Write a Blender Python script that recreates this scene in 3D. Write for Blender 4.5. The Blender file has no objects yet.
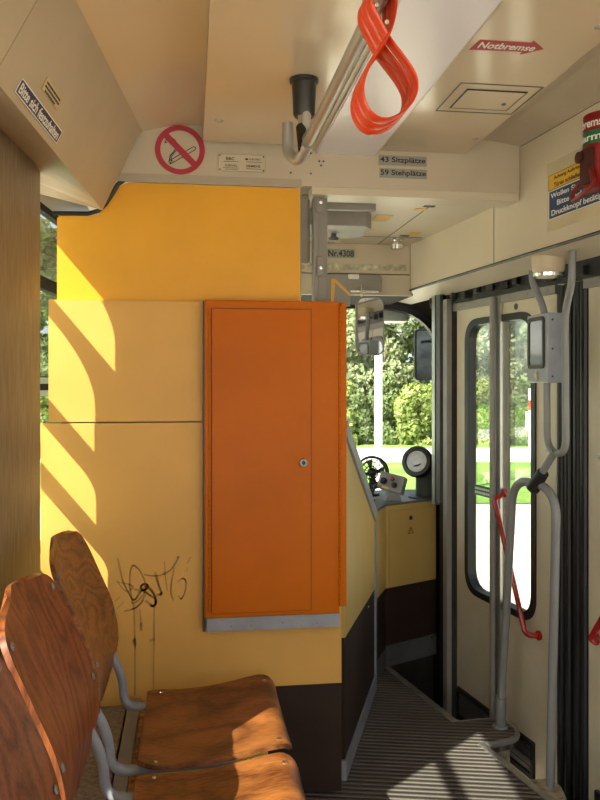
import bpy, bmesh, math, random
from mathutils import Vector, Matrix
from math import radians, sin, cos, pi
random.seed(7)
S = bpy.context.scene
COL = S.collection
# ------------------------------------------------------------------ camera, world, sun, exposure
# metres; +x = right across the tram, +y = towards the cab, z = 0 the ribbed aisle floor
cam_d = bpy.data.cameras.new('camera'); cam = bpy.data.objects.new('camera', cam_d); COL.objects.link(cam)
cam.location = (0, 0, 1.45); cam.rotation_euler = (radians(90), 0, -radians(7.93))
cam_d.lens = 35.55; cam_d.sensor_width = 36; cam_d.shift_y = -18/800; cam_d.clip_start = .05; cam_d.clip_end = 400
S.camera = cam
w = bpy.data.worlds.new('sky'); S.world = w; w.use_nodes = True
nt = w.node_tree; bg = nt.nodes['Background']
sky = nt.nodes.new('ShaderNodeTexSky'); sky.sky_type = 'NISHITA'; sky.sun_disc = False
sky.sun_elevation = radians(40); sky.sun_rotation = radians(230); sky.dust_density = 2.0; sky.air_density = 1.0; sky.ozone_density = .6
hsv = nt.nodes.new('ShaderNodeHueSaturation'); hsv.inputs['Saturation'].default_value = .45
nt.links.new(sky.outputs[0], hsv.inputs['Color']); nt.links.new(hsv.outputs[0], bg.inputs['Color'])
bg.inputs['Strength'].default_value = .38
sd = bpy.data.lights.new('sun', 'SUN'); sun = bpy.data.objects.new('sun', sd); COL.objects.link(sun)
sd.energy = 25; sd.angle = radians(.5); sd.color = (1, .90, .74)
sun.rotation_euler = Vector((1, .83, -1.10)).to_track_quat('-Z', 'Y').to_euler()
sun.location = (-6, -5, 8)
S.view_settings.view_transform = 'Standard'; S.view_settings.look = 'None'
S.view_settings.gamma = 1; S.view_settings.use_curve_mapping = False
S.view_settings.exposure = -.1

# ------------------------------------------------------------------ materials
MAT = {}
def mat(name, col, rough=.5, metal=0, var=.06, scale=6, bump=0, bscale=60, spec=.5, coat=0, stretch=(1, 1, 1), col2=None, tr=0):
    m = bpy.data.materials.new(name); m.use_nodes = True; n = m.node_tree; b = n.nodes['Principled BSDF']; L = n.links
    b.inputs['Roughness'].default_value = rough; b.inputs['Metallic'].default_value = metal
    b.inputs['Specular IOR Level'].default_value = spec; b.inputs['Coat Weight'].default_value = coat
    b.inputs['Coat Roughness'].default_value = .12
    tc = n.nodes.new('ShaderNodeTexCoord'); mp = n.nodes.new('ShaderNodeMapping'); mp.inputs['Scale'].default_value = stretch
    L.new(tc.outputs['Object'], mp.inputs[0])
    nz = n.nodes.new('ShaderNodeTexNoise'); nz.inputs['Scale'].default_value = scale; nz.inputs['Detail'].default_value = 5
    L.new(mp.outputs[0], nz.inputs['Vector'])
    cr = n.nodes.new('ShaderNodeValToRGB'); L.new(nz.outputs['Fac'], cr.inputs[0])
    c2 = col2 or tuple(max(0, c*(1-var*2)) for c in col); c1 = tuple(min(1, c*(1+var)) for c in col)
    cr.color_ramp.elements[0].position = .3; cr.color_ramp.elements[1].position = .7
    cr.color_ramp.elements[0].color = (*c2, 1); cr.color_ramp.elements[1].color = (*c1, 1)
    L.new(cr.outputs[0], b.inputs['Base Color'])
    if bump:
        nb = n.nodes.new('ShaderNodeTexNoise'); nb.inputs['Scale'].default_value = bscale; L.new(mp.outputs[0], nb.inputs['Vector'])
        bp = n.nodes.new('ShaderNodeBump'); bp.inputs['Strength'].default_value = bump; bp.inputs['Distance'].default_value = .002
        L.new(nb.outputs['Fac'], bp.inputs['Height']); L.new(bp.outputs[0], b.inputs['Normal'])
    MAT[name] = m
    return m
cream = mat('cream_panel', (.60, .50, .36), .35, var=.03, scale=3, coat=.15)
creamd = mat('cream_duct', (.50, .41, .28), .4, var=.05, scale=4, bump=.08, bscale=200)
ceilm = mat('cream_ceiling', (.66, .54, .38), .18, var=.03, scale=2, coat=.3)
bulkm = mat('bulkhead_cream', (.56, .49, .38), .4, var=.04, scale=4)
cabwhite = mat('cab_white', (.64, .57, .44), .35, var=.03, scale=3)
doorcream = mat('door_cream', (.62, .56, .42), .45, var=.06, scale=5)
yellow = mat('yellow_laminate', (.84, .42, .035), .32, spec=.3, var=.05, scale=3, bump=.1, bscale=300)
yellow2 = mat('yellow_laminate_pale', (.76, .43, .11), .36, spec=.25, var=.05, scale=3, bump=.1, bscale=300)
ochre = mat('cab_yellow', (.62, .42, .13), .4, var=.05, scale=4)
brown = mat('brown_laminate', (.035, .020, .014), .5, spec=.25, var=.12, scale=6)
orange = mat('orange_paint', (.57, .135, .0), .32, var=.06, scale=3, coat=0, spec=.14, bump=.05, bscale=250)
oranged = mat('orange_shadow_gap', (.10, .03, .005), .6)
greypaint = mat('grey_paint', (.24, .245, .25), .35, var=.06, scale=12, coat=.2)
greyblue = mat('blue_grey_steel', (.30, .32, .37), .35, var=.08, scale=14, coat=.2)
greyd = mat('dark_grey_paint', (.10, .10, .10), .5, var=.1)
postg = mat('post_grey', (.27, .26, .24), .5, var=.06, scale=10)
alum = mat('aluminium', (.55, .55, .52), .35, .85, var=.1, scale=20, stretch=(1, 1, .1))
chrome = mat('chrome', (.75, .75, .75), .15, 1, var=.02)
rubber = mat('black_rubber', (.012, .013, .014), .45, var=.1)
blackm = mat('black_plastic', (.02, .02, .02), .4, var=.1)
darkmet = mat('dark_frame', (.035, .030, .022), .75, spec=.15, var=.15, scale=10)
red = mat('red_paint', (.36, .012, .010), .25, coat=.4)
redstick = mat('sticker_red', (.42, .015, .04), .35)
green = mat('sticker_green', (.01, .16, .06), .4)
strapm = mat('strap_orange', (.62, .045, .010), .35, var=.05, coat=.15)
navy = mat('sticker_navy', (.01, .02, .09), .35)
bluest = mat('sticker_blue', (.012, .05, .16), .35)
yelst = mat('sticker_yellow', (.75, .45, .03), .4)
paleyel = mat('sticker_pale_yellow', (.60, .52, .34), .5)
white = mat('white_print', (.8, .8, .76), .5, var=.01)
ink = mat('black_print', (.015, .015, .02), .5, var=.01)
plate = mat('grey_plate', (.33, .34, .30), .5)
platel = mat('metal_plate', (.55, .49, .36), .35, .3)
diffuser = mat('lamp_diffuser', (.82, .80, .88), .28, var=.01, coat=.1)
rust = mat('dirt', (.12, .09, .06), .9, var=.5, scale=60, bump=1, bscale=120, col2=(.35, .3, .22))
dirtw = mat('dirty_kerb', (.42, .38, .28), .7, var=.3, scale=25, bump=.5)
graf = mat('marker_ink', (.52, .30, .085), .6, var=.1)
bark = mat('bark', (.12, .09, .06), .9, var=.3)
polew = mat('white_mast', (.8, .8, .8), .4, var=.03)
grass = mat('grass', (.16, .30, .05), .9, var=.25, scale=.6, bump=.5, bscale=6)
paving = mat('pale_paving', (.62, .57, .48), .85, var=.06, scale=1.2)
road = mat('pale_road', (.60, .58, .54), .85, var=.05, scale=.7)
def leafmat(name, c, c2):
    m = mat(name, c, .6, var=.2, scale=.9, col2=c2); b = m.node_tree.nodes['Principled BSDF']
    b.inputs['Subsurface Weight'].default_value = 0
    n = m.node_tree; t = n.nodes.new('ShaderNodeBsdfTranslucent'); mx = n.nodes.new('ShaderNodeMixShader'); mx.inputs[0].default_value = .5
    t.inputs['Color'].default_value = (c[0], c[1], c[2]*.6, 1)
    out = n.nodes['Material Output']
    n.links.new(b.outputs[0], mx.inputs[1]); n.links.new(t.outputs[0], mx.inputs[2]); n.links.new(mx.outputs[0], out.inputs[0])
    return m
leaf_a = leafmat('leaf_olive', (.30, .34, .20), (.17, .20, .11))
leaf_b = leafmat('leaf_bright', (.34, .40, .14), (.18, .23, .07))
leaf_c = leafmat('leaf_mid', (.23, .29, .13), (.11, .15, .06))

def wood(name, c1, c2, rough=.42, sc=1.0, axis=(1, 1, 1), dist=3.0, coat=.1):
    m = bpy.data.materials.new(name); m.use_nodes = True; n = m.node_tree; b = n.nodes['Principled BSDF']; L = n.links
    b.inputs['Roughness'].default_value = rough; b.inputs['Coat Weight'].default_value = coat; b.inputs['Coat Roughness'].default_value = .15
    tc = n.nodes.new('ShaderNodeTexCoord'); mp = n.nodes.new('ShaderNodeMapping'); mp.inputs['Scale'].default_value = axis
    L.new(tc.outputs['Object'], mp.inputs[0])
    n1 = n.nodes.new('ShaderNodeTexNoise'); n1.inputs['Scale'].default_value = 2.2*sc; n1.inputs['Detail'].default_value = 1.5; L.new(mp.outputs[0], n1.inputs['Vector'])
    mul = n.nodes.new('ShaderNodeMath'); mul.operation = 'MULTIPLY'; mul.inputs[1].default_value = 9*dist; L.new(n1.outputs['Fac'], mul.inputs[0])
    fr = n.nodes.new('ShaderNodeMath'); fr.operation = 'PINGPONG'; fr.inputs[1].default_value = 1; L.new(mul.outputs[0], fr.inputs[0])
    n2 = n.nodes.new('ShaderNodeTexNoise'); n2.inputs['Scale'].default_value = 40; n2.inputs['Detail'].default_value = 6
    mp2 = n.nodes.new('ShaderNodeMapping'); mp2.inputs['Scale'].default_value = tuple(a*.9+ (3 if a > 1.5 else 0) for a in axis); L.new(tc.outputs['Object'], mp2.inputs[0]); L.new(mp2.outputs[0], n2.inputs['Vector'])
    n3 = n.nodes.new('ShaderNodeTexNoise'); n3.inputs['Scale'].default_value = 5; L.new(tc.outputs['Object'], n3.inputs['Vector'])
    ad = n.nodes.new('ShaderNodeMath'); ad.operation = 'MULTIPLY_ADD'; ad.inputs[1].default_value = .45
    L.new(fr.outputs[0], ad.inputs[0]); L.new(n2.outputs['Fac'], ad.inputs[2])
    a2 = n.nodes.new('ShaderNodeMath'); a2.operation = 'MULTIPLY_ADD'; a2.inputs[1].default_value = .5; L.new(n3.outputs['Fac'], a2.inputs[0]); L.new(ad.outputs[0], a2.inputs[2])
    cr = n.nodes.new('ShaderNodeValToRGB'); hf = n.nodes.new('ShaderNodeMath'); hf.operation = 'MULTIPLY'; hf.inputs[1].default_value = .5; L.new(a2.outputs[0], hf.inputs[0]); L.new(hf.outputs[0], cr.inputs[0])
    cr.color_ramp.elements[0].position = .30; cr.color_ramp.elements[1].position = .66
    cr.color_ramp.elements[0].color = (*c2, 1); cr.color_ramp.elements[1].color = (*c1, 1)
    L.new(cr.outputs[0], b.inputs['Base Color']); return m
wood_seat = wood('plywood_seat', (.36, .13, .032), (.075, .020, .006), sc=1.2, axis=(1, 1.6, 1), dist=1.1)
wood_back = wood('plywood_back', (.36, .105, .032), (.10, .026, .008), sc=1.2, axis=(3, 3, .9), dist=1.6)
wood_back2 = wood('plywood_back_wavy', (.40, .15, .045), (.12, .036, .011), sc=1.6, axis=(1, 1.0, 2.4), dist=2.2)
wood_edge = mat('plywood_edge', (.30, .12, .045), .5, var=.2, scale=40)
pillarm = mat('brown_grained_pillar', (.25, .19, .125), .42, var=.15, scale=25, stretch=(3, 3, .4), bump=.1)

def floor_mat():
    m = mat('ribbed_floor', (.175, .155, .14), .6, var=.12, scale=5); n = m.node_tree; L = n.links; b = n.nodes['Principled BSDF']
    tc = n.nodes.new('ShaderNodeTexCoord'); mp = n.nodes.new('ShaderNodeMapping'); mp.inputs['Rotation'].default_value = (0, 0, radians(13.6))
    L.new(tc.outputs['Object'], mp.inputs[0])
    wv = n.nodes.new('ShaderNodeTexWave'); wv.bands_direction = 'Y'; wv.inputs['Scale'].default_value = 10.6; wv.inputs['Distortion'].default_value = .0
    L.new(mp.outputs[0], wv.inputs['Vector'])
    bp = n.nodes.new('ShaderNodeBump'); bp.inputs['Strength'].default_value = 1; bp.inputs['Distance'].default_value = .006
    L.new(wv.outputs['Fac'], bp.inputs['Height']); L.new(bp.outputs[0], b.inputs['Normal'])
    cr0 = b.inputs['Base Color'].links[0].from_socket
    cr = n.nodes.new('ShaderNodeValToRGB'); cr.color_ramp.elements[0].color = (.28, .25, .24, 1); cr.color_ramp.elements[0].position = .25; cr.color_ramp.elements[1].position = .6
    L.new(wv.outputs['Fac'], cr.inputs[0])
    mx = n.nodes.new('ShaderNodeMix'); mx.data_type = 'RGBA'; mx.blend_type = 'MULTIPLY'; mx.inputs[0].default_value = 1
    L.new(cr0, mx.inputs[6]); L.new(cr.outputs[0], mx.inputs[7]); L.new(mx.outputs[2], b.inputs['Base Color'])
    return m
ribfloor = floor_mat()
def glass(name, tint=(.93, .97, .95), refl=.5):
    m = bpy.data.materials.new(name); m.use_nodes = True; n = m.node_tree; n.nodes.clear()
    o = n.nodes.new('ShaderNodeOutputMaterial'); t = n.nodes.new('ShaderNodeBsdfTransparent'); t.inputs[0].default_value = (*tint, 1)
    g = n.nodes.new('ShaderNodeBsdfGlossy'); g.inputs['Roughness'].default_value = .02
    f = n.nodes.new('ShaderNodeFresnel'); f.inputs[0].default_value = 1.45
    mu = n.nodes.new('ShaderNodeMath'); mu.operation = 'MULTIPLY'; mu.inputs[1].default_value = refl; n.links.new(f.outputs[0], mu.inputs[0])
    x = n.nodes.new('ShaderNodeMixShader'); n.links.new(mu.outputs[0], x.inputs[0]); n.links.new(t.outputs[0], x.inputs[1]); n.links.new(g.outputs[0], x.inputs[2])
    n.links.new(x.outputs[0], o.inputs[0]); return m
glassm = glass('window_glass')
mirrorm = mat('mirror_glass', (.8, .82, .82), .03, 1, var=.0)
screenm = mat('display_glass', (.14, .17, .15), .12, var=.05, coat=.6)

# ------------------------------------------------------------------ mesh helpers
class MB:
    def __init__(s): s.bm = bmesh.new()
    def box(s, lo, hi, M=None, bev=0):
        b = bmesh.new(); lo = Vector(lo); hi = Vector(hi)
        bmesh.ops.create_cube(b, size=1)
        for v in b.verts: v.co = Vector(((lo[i]+hi[i])/2 + v.co[i]*(hi[i]-lo[i]) for i in range(3)))
        if bev: bmesh.ops.bevel(b, geom=list(b.edges), offset=bev, segments=2, affect='EDGES', profile=.6)
        return s._add(b, M)
    def _add(s, b, M=None):
        if M is not None: bmesh.ops.transform(b, matrix=M, verts=b.verts)
        me = bpy.data.meshes.new('tmp'); b.to_mesh(me); b.free(); s.bm.from_mesh(me); bpy.data.meshes.remove(me); return s
    def prism(s, poly, h0, h1, f, bev=0):     # poly of 2-D points, f(a, b, h) -> 3-D point
        b = bmesh.new(); A = [b.verts.new(f(p[0], p[1], h0)) for p in poly]; B = [b.verts.new(f(p[0], p[1], h1)) for p in poly]; n = len(poly)
        b.faces.new(A); b.faces.new(B[::-1])
        for i in range(n): b.faces.new((A[i], B[i], B[(i+1) % n], A[(i+1) % n]))
        bmesh.ops.recalc_face_normals(b, faces=b.faces)
        if bev:
            ed = [e for e in b.edges if all(len(f_.verts) > 4 for f_ in e.link_faces) or any(len(f_.verts) > 4 for f_ in e.link_faces)]
            bmesh.ops.bevel(b, geom=ed, offset=bev, segments=2, affect='EDGES')
        return s._add(b)
    def ring(s, outer, inner, h0, h1, f):     # frame between two loops of equal length
        b = bmesh.new(); n = len(outer); V = [[b.verts.new(f(p[0], p[1], h)) for p in L] for L in (outer, inner) for h in (h0, h1)]
        o0, o1, i0, i1 = V
        for k in range(n):
            j = (k+1) % n
            for q in ((o0[k], o0[j], o1[j], o1[k]), (i0[k], i1[k], i1[j], i0[j]), (o0[k], i0[k], i0[j], o0[j]), (o1[k], o1[j], i1[j], i1[k])): b.faces.new(q)
        bmesh.ops.recalc_face_normals(b, faces=b.faces); return s._add(b)
    def tube(s, pts, r, n=12, closed=False, flat=None):
        pts = [Vector(p) for p in pts]; b = bmesh.new(); N = len(pts); rings = []; up = None
        for i, p in enumerate(pts):
            if closed: t = (pts[(i+1) % N]-pts[i-1])
            else: t = (pts[min(i+1, N-1)]-pts[max(i-1, 0)])
            t = t.normalized() if t.length > 1e-9 else Vector((0, 0, 1))
            if up is None: up = Vector((0, 0, 1)) if abs(t.z) < .9 else Vector((1, 0, 0))
            a = t.cross(up).normalized(); c = a.cross(t).normalized(); up = c
            if flat: a = (Vector(flat[2]) - t*t.dot(Vector(flat[2]))).normalized(); c = t.cross(a)
            rr = r[i] if isinstance(r, (list, tuple)) else r
            if flat: rings.append([b.verts.new(p + a*cos(2*pi*k/n)*flat[0] + c*sin(2*pi*k/n)*flat[1]) for k in range(n)])
            else: rings.append([b.verts.new(p + (a*cos(2*pi*k/n) + c*sin(2*pi*k/n))*rr) for k in range(n)])
        for i in range(N if closed else N-1):
            A, B = rings[i], rings[(i+1) % N]
            for k in range(n): b.faces.new((A[k], A[(k+1) % n], B[(k+1) % n], B[k]))
        if not closed: b.faces.new(rings[0][::-1]); b.faces.new(rings[-1])
        bmesh.ops.recalc_face_normals(b, faces=b.faces)
        for f_ in b.faces: f_.smooth = True
        return s._add(b)
    def lathe(s, prof, c, axis=(0, 0, 1), n=28):
        q = Vector(axis).to_track_quat('Z', 'Y').to_matrix().to_4x4(); M = Matrix.Translation(c) @ q; b = bmesh.new(); R = []
        for r_, z in prof: R.append([b.verts.new((max(r_, 1e-5)*cos(2*pi*k/n), max(r_, 1e-5)*sin(2*pi*k/n), z)) for k in range(n)])
        for A, B in zip(R, R[1:]):
            for k in range(n): b.faces.new((A[k], A[(k+1) % n], B[(k+1) % n], B[k]))
        b.faces.new(R[0][::-1]); b.faces.new(R[-1]); bmesh.ops.recalc_face_normals(b, faces=b.faces)
        for f_ in b.faces: f_.smooth = len(f_.verts) == 4
        return s._add(b, M)
    def build(s, name, m, parent=None, smooth=False):
        me = bpy.data.meshes.new(name); s.bm.to_mesh(me); s.bm.free(); me.materials.append(m)
        o = bpy.data.objects.new(name, me); COL.objects.link(o)
        if parent: place(o, parent)
        else: centre(o)
        try:
            if any(p.use_smooth for p in me.polygons) or smooth:
                me.shade_smooth() if smooth else None
                me.set_sharp_from_angle(angle=radians(35))
        except Exception: pass
        return o
def centre(o):   # origin at the base centre of its own mesh
    vs = [v.co for v in o.data.vertices]
    c = Vector(((min(v.x for v in vs)+max(v.x for v in vs))/2, (min(v.y for v in vs)+max(v.y for v in vs))/2, min(v.z for v in vs)))
    o.data.transform(Matrix.Translation(-c)); o.location = c
WM = {}
def place(o, parent):
    p = parent; off = Vector((0, 0, 0))
    while p: off += p.location; p = p.parent
    o.data.transform(Matrix.Translation(-off)); o.parent = parent
def tag(o, label, cat, group=None):
    o['label'] = label; o['category'] = cat
    if group: o['group'] = group
    return o
def struct(o, label=None):
    o['kind'] = 'structure'
    if label: o['label'] = label
    return o
def empty(name, loc, label=None, cat=None, group=None):
    o = bpy.data.objects.new(name, None); o.empty_display_size = .05; COL.objects.link(o); o.location = loc
    if label: tag(o, label, cat, group)
    return o
def fillet(P, r, n=6, closed=False):
    P = [Vector(p) for p in P]; out = []; N = len(P)
    for i, p in enumerate(P):
        if not closed and i in (0, N-1): out.append(p); continue
        a, b = P[i-1]-p, P[(i+1) % N]-p; rr = r[i] if isinstance(r, (list, tuple)) else r
        d = min(rr, a.length*.49, b.length*.49)
        if d < 1e-5: out.append(p); continue
        A, B = p+a.normalized()*d, p+b.normalized()*d
        for k in range(n+1):
            t = k/n; out.append(A*(1-t)**2 + p*2*t*(1-t) + B*t*t)
    return out
def fil2(P, r, n=6): return [(v.x, v.y) for v in fillet([(p[0], p[1], 0) for p in P], r, n, True)]
def rrect(x0, y0, x1, y1, r, n=6): return fil2([(x0, y0), (x1, y0), (x1, y1), (x0, y1)], r, n)
def XZ(v):  # plane facing -y; h grows away from the viewer
    return lambda a, b, h: (a, v+h, b)
def frame(c, right, up):
    c = Vector(c); r_ = Vector(right).normalized(); u_ = Vector(up).normalized(); n_ = r_.cross(u_)
    return (lambda a, b, h: c + r_*a + u_*b + n_*h), Matrix(((r_.x, u_.x, n_.x, c.x), (r_.y, u_.y, n_.y, c.y), (r_.z, u_.z, n_.z, c.z), (0, 0, 0, 1)))
def lettering(s, m, parent, M, cx, cy, w_, h_, z=.0015, bold=.018, name='lettering'):
    cu = bpy.data.curves.new('t', 'FONT'); cu.body = s; cu.extrude = .002; cu.offset = bold; ob = bpy.data.objects.new('t', cu); COL.objects.link(ob)
    dg = bpy.context.evaluated_depsgraph_get(); me = bpy.data.meshes.new_from_object(ob.evaluated_get(dg)); bpy.data.objects.remove(ob)
    xs = [v.co.x for v in me.vertices]; ys = [v.co.y for v in me.vertices]
    sx = w_/(max(xs)-min(xs)); sy = h_/(max(ys)-min(ys)); mx, my = (max(xs)+min(xs))/2, (max(ys)+min(ys))/2
    for v in me.vertices: v.co = Vector(((v.co.x-mx)*sx+cx, (v.co.y-my)*sy+cy, z + (v.co.z)*.1))
    me.transform(M); me.materials.clear(); me.materials.append(m); me.name = name
    o = bpy.data.objects.new(name, me); COL.objects.link(o); place(o, parent); return o
def sign(name, label, cat, c, right, up, w_, h_, m, lines, rim=None, group=None, th=.0015):
    f, M = frame(c, right, up)
    e = empty(name, f(0, -h_/2, 0), label, cat, group)
    MB().prism([(-w_/2, -h_/2), (w_/2, -h_/2), (w_/2, h_/2), (-w_/2, h_/2)], 0, th, f).build('plate', m, e)
    if rim:
        t = rim[1]
        MB().ring([(-w_/2, -h_/2), (w_/2, -h_/2), (w_/2, h_/2), (-w_/2, h_/2)], [(-w_/2+t, -h_/2+t), (w_/2-t, -h_/2+t), (w_/2-t, h_/2-t), (-w_/2+t, h_/2-t)], 0, th+.0006, f).build('border', rim[0], e)
    for (s, cx, cy, lw, lh, lm) in lines: lettering(s, lm, e, M, cx, cy, lw, lh, th+.0004)
    return e, f, M
def screw(c, axis, r, parent, m=None, name='screw'):
    return MB().lathe([(r, 0), (r, .002), (r*.7, .0035), (r*.3, .0035), (r*.28, .0015), (0, .0015)], c, axis, 14).build(name, m or chrome, parent)

# ------------------------------------------------------------------ tapered sides
def LW(v): return -.56 + .1*(v-2.6) if v > 0 else -.82      # window plane of the left wall
def RH(v): return 1.206 - .098*(v-2.784) if v > 0 else 1.479  # face of the header above the doors
D0 = Vector((1.306, 3.756, 0)); DD = Vector((.167, -.986, 0)).normalized(); DN = Vector((-DD.y, DD.x, 0))*-1  # door plane; DN to the aisle
if DN.x > 0: DN = -DN
def DP(t, z, h): return D0 + DD*t + DN*h + Vector((0, 0, z))   # h > 0 towards the aisle
BACK = -2.6

# ------------------------------------------------------------------ setting: floor and steps
fl = [(-.9, BACK), (1.45, BACK), (1.45, 1.2), (1.42, 1.55), (1.234, 2.595), (1.155, 3.034)]
fl += [(1.29, 3.075), (1.33, 3.10), (1.342, 3.15), (1.335, 3.21), (1.31, 3.245), (1.26, 3.26)] + [(1.12, 3.246), (.985, 3.95), (.9, 4.42), (-.42, 4.42), (-.56, 2.6), (-.82, 0)]
struct(MB().prism(fl, -.05, 0, lambda a, b, h: (a, b, h)).build('floor', ribfloor))
# step edge trim
edge = MB()
for a, b in [((1.44, 1.45), (1.155, 3.034)), ((1.12, 3.246), (.985, 3.95))]:
    a, b = Vector((*a, 0)), Vector((*b, 0)); d = (b-a).normalized(); n_ = Vector((-d.y, d.x, 0)) if True else 0
    Mx = Matrix(((d.x, n_.x, 0, a.x), (d.y, n_.y, 0, a.y), (0, 0, 1, 0), (0, 0, 0, 1)))
    edge.box((0, -.012, -.05), ((b-a).length, .014, .006), Mx, .002)
struct(edge.build('trim_1', alum))
lug = MB(); lp = fillet([(1.12, 3.25, 0), (1.29, 3.265, 0), (1.352, 3.235, 0), (1.345, 3.08, 0), (1.155, 3.034, 0)], .08)
lug.tube([p+Vector((0, 0, -.012)) for p in lp], .014, 8)
struct(lug.build('trim_2', greypaint))
lk = MB(); lk.prism([(1.13, 3.06), (1.30, 3.095), (1.325, 3.15), (1.31, 3.22), (1.13, 3.235)], -.16, -.055, lambda a, b, h: (a, b, h))
struct(lk.build('trim_3', dirtw))
# step well below the door
struct(MB().prism([(.99, 3.95), (.9, 4.42), (1.6, 4.42), (1.95, 1.0), (1.46, 1.0), (1.25, 2.55), (1.12, 3.246)], -.40, -.36, lambda a, b, h: (a, b, h)).build('floor', darkmet))
riser = MB()
for a, b in [((1.25, 2.55), (1.175, 3.03)), ((1.13, 3.246), (1.0, 3.94)), ((1.45, 1.2), (1.25, 2.55))]:
    a, b = Vector((*a, 0)), Vector((*b, 0)); d = (b-a).normalized(); n_ = Vector((-d.y, d.x, 0))
    Mx = Matrix(((d.x, n_.x, 0, a.x), (d.y, n_.y, 0, a.y), (0, 0, 1, 0), (0, 0, 0, 1)))
    riser.box((0, 0, -.37), ((b-a).length, .015, -.052), Mx)
struct(riser.build('trim_4', greyd))

# ------------------------------------------------------------------ setting: left wall with windows
def yz_wall(name, poly_list, m, u_of, th):
    mb = MB()
    for (v0, v1, z0, z1) in poly_list:
        b = bmesh.new(); pts = []
        for v, z in ((v0, z0), (v1, z0), (v1, z1), (v0, z1)):
            pts.append((b.verts.new((u_of(v), v, z)), b.verts.new((u_of(v)+th, v, z))))
        n = 4; b.faces.new([p[0] for p in pts]); b.faces.new([p[1] for p in pts][::-1])
        for i in range(n): b.faces.new((pts[i][0], pts[i][1], pts[(i+1) % n][1], pts[(i+1) % n][0]))
        bmesh.ops.recalc_face_normals(b, faces=b.faces); mb._add(b)
    return struct(mb.build(name, m))
WZ0, WZ1 = .84, 2.09
yz_wall('wall_left', [(BACK, 0, -.4, WZ0), (0, 4.42, -.4, WZ0), (BACK, 0, WZ1, 2.4), (0, 4.42, WZ1, 2.4), (BACK, -2.2, WZ0, WZ1), (-.75, -.35, WZ0, WZ1), (4.2, 4.42, WZ0, WZ1)], cream, LW, -.05)
# broad pillar between the windows
pm = MB(); pm.prism([(-.558, 1.69), (-.466, 2.57), (-.472, 2.572), (-.575, 2.45), (-.655, 1.69)], WZ0-.45, 2.28, lambda a, b, h: (a, b, h), .006)
struct(pm.build('wall_pillar', pillarm))
# front left window (bars, glass)
def left_window(nm, v0, v1, panes, bars):
    e = struct(empty(nm, (LW((v0+v1)/2), (v0+v1)/2, WZ0)))
    f = lambda a, b, h: (LW(a)+h, a, b)
    zs = [WZ0] + [(panes[k][1]+panes[k+1][0])/2 for k in range(len(panes)-1)] + [WZ1]
    for k, (za, zb, dv, r0, r1) in enumerate(panes):
        oo = fillet([(v0, zs[k], 0), (v1, zs[k], 0), (v1, zs[k+1], 0), (v0, zs[k+1], 0)], .0001, 10, True)
        ii = fillet([(v0+dv, za, 0), (v1-.03, za, 0), (v1-.03, zb, 0), (v0+dv, zb, 0)], [r0, r0, r1, r1], 10, True)
        MB().ring([(p.x, p.y) for p in oo], [(p.x, p.y) for p in ii], -.022, .004, f).build('window_frame', darkmet, e)
        MB().prism([(v0+.01, zs[k]+.002), (v1-.01, zs[k]+.002), (v1-.01, zs[k+1]-.002), (v0+.01, zs[k+1]-.002)], -.014, -.010, f).build('pane', glassm, e)
    for (z, h_, m_) in bars:
        MB().prism([(v0+.012, z-h_/2), (v1-.01, z-h_/2), (v1-.01, z+h_/2), (v0+.012, z+h_/2)], .0045, .012, f).build('window_bar', m_, e)
left_window('window_2', 2.44, 4.2, [(.87, 1.175, .05, .02, .03), (1.235, 1.40, .085, .02, .05), (1.47, 1.785, .09, .02, .13), (1.83, 2.065, .03, .02, .13)], [(1.455, .022, alum), (1.41, .02, alum)])
left_window('window_3', -.35, 1.69, [(.87, 1.765, .03, .04, .1), (1.81, 2.065, .03, .02, .12)], [])
left_window('window_4', -2.2, -.75, [(.87, 1.765, .03, .04, .1), (1.81, 2.065, .03, .02, .12)], [])

# right side: header, soffit, walls behind the doors, rear part
def hdr(v0, v1, z0, z1, nm, m, th=.05): return yz_wall(nm, [(v0, v1, z0, z1)], m, RH, th)
yz_wall('wall_right', [(BACK, 0, 1.915, 2.318), (0, 4.42, 1.915, 2.318)], cabwhite, RH, .04)
sf = MB(); b = bmesh.new()
def soff(v):
    return [Vector((RH(v)+.001, v, 1.914)), Vector((RH(v)+.17, v, 1.885)), Vector((RH(v)+.17, v, 1.93)), Vector((RH(v)+.001, v, 1.93))]
for v0, v1 in ((BACK, 0), (0, 4.3)):
    A = [b.verts.new(p) for p in soff(v0)]; B = [b.verts.new(p) for p in soff(v1)]
    for k in range(4): b.faces.new((A[k], A[(k+1) % 4], B[(k+1) % 4], B[k]))
sf._add(b); struct(sf.build('trim_5', cabwhite))
bl = MB().tube([(RH(v), v, 1.913) for v in (-2.5, 0, 1, 2, 3, 4.2)], .006, 6); struct(bl.build('trim_6', rubber))
# black mechanism strip over the doors
ms = MB(); ms.prism([(-.25, 1.835), (2.9, 1.835), (2.9, 1.93), (-.25, 1.93)], -.03, .02, DP)
for k in range(26):
    t = -.2+k*.11; ms.box((-.02, -.012, -.015), (.035, .02, .02), Matrix.Translation(DP(t+random.random()*.03, 1.86+random.random()*.02, .025)) @ Matrix.Rotation(random.random(), 4, 'Z'), .004)
struct(ms.build('trim_7', rubber))
# right wall aft of the doorway, with a window for daylight
rw = lambda v: 1.62
yz_wall('wall_right', [(BACK, 1.35, -.4, .84), (BACK, 1.35, 1.85, 2.4), (BACK, -2.3, .84, 1.85), (-.6, -.4, .84, 1.85), (1.2, 1.35, .84, 1.85)], cream, rw, .05)
struct(MB().prism([(1.345, 3.905), (1.385, 3.89), (1.575, 4.40), (1.525, 4.40)], -.4, 1.95, lambda a, b_, h: (a, b_, h)).build('wall_right', darkmet))
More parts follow.
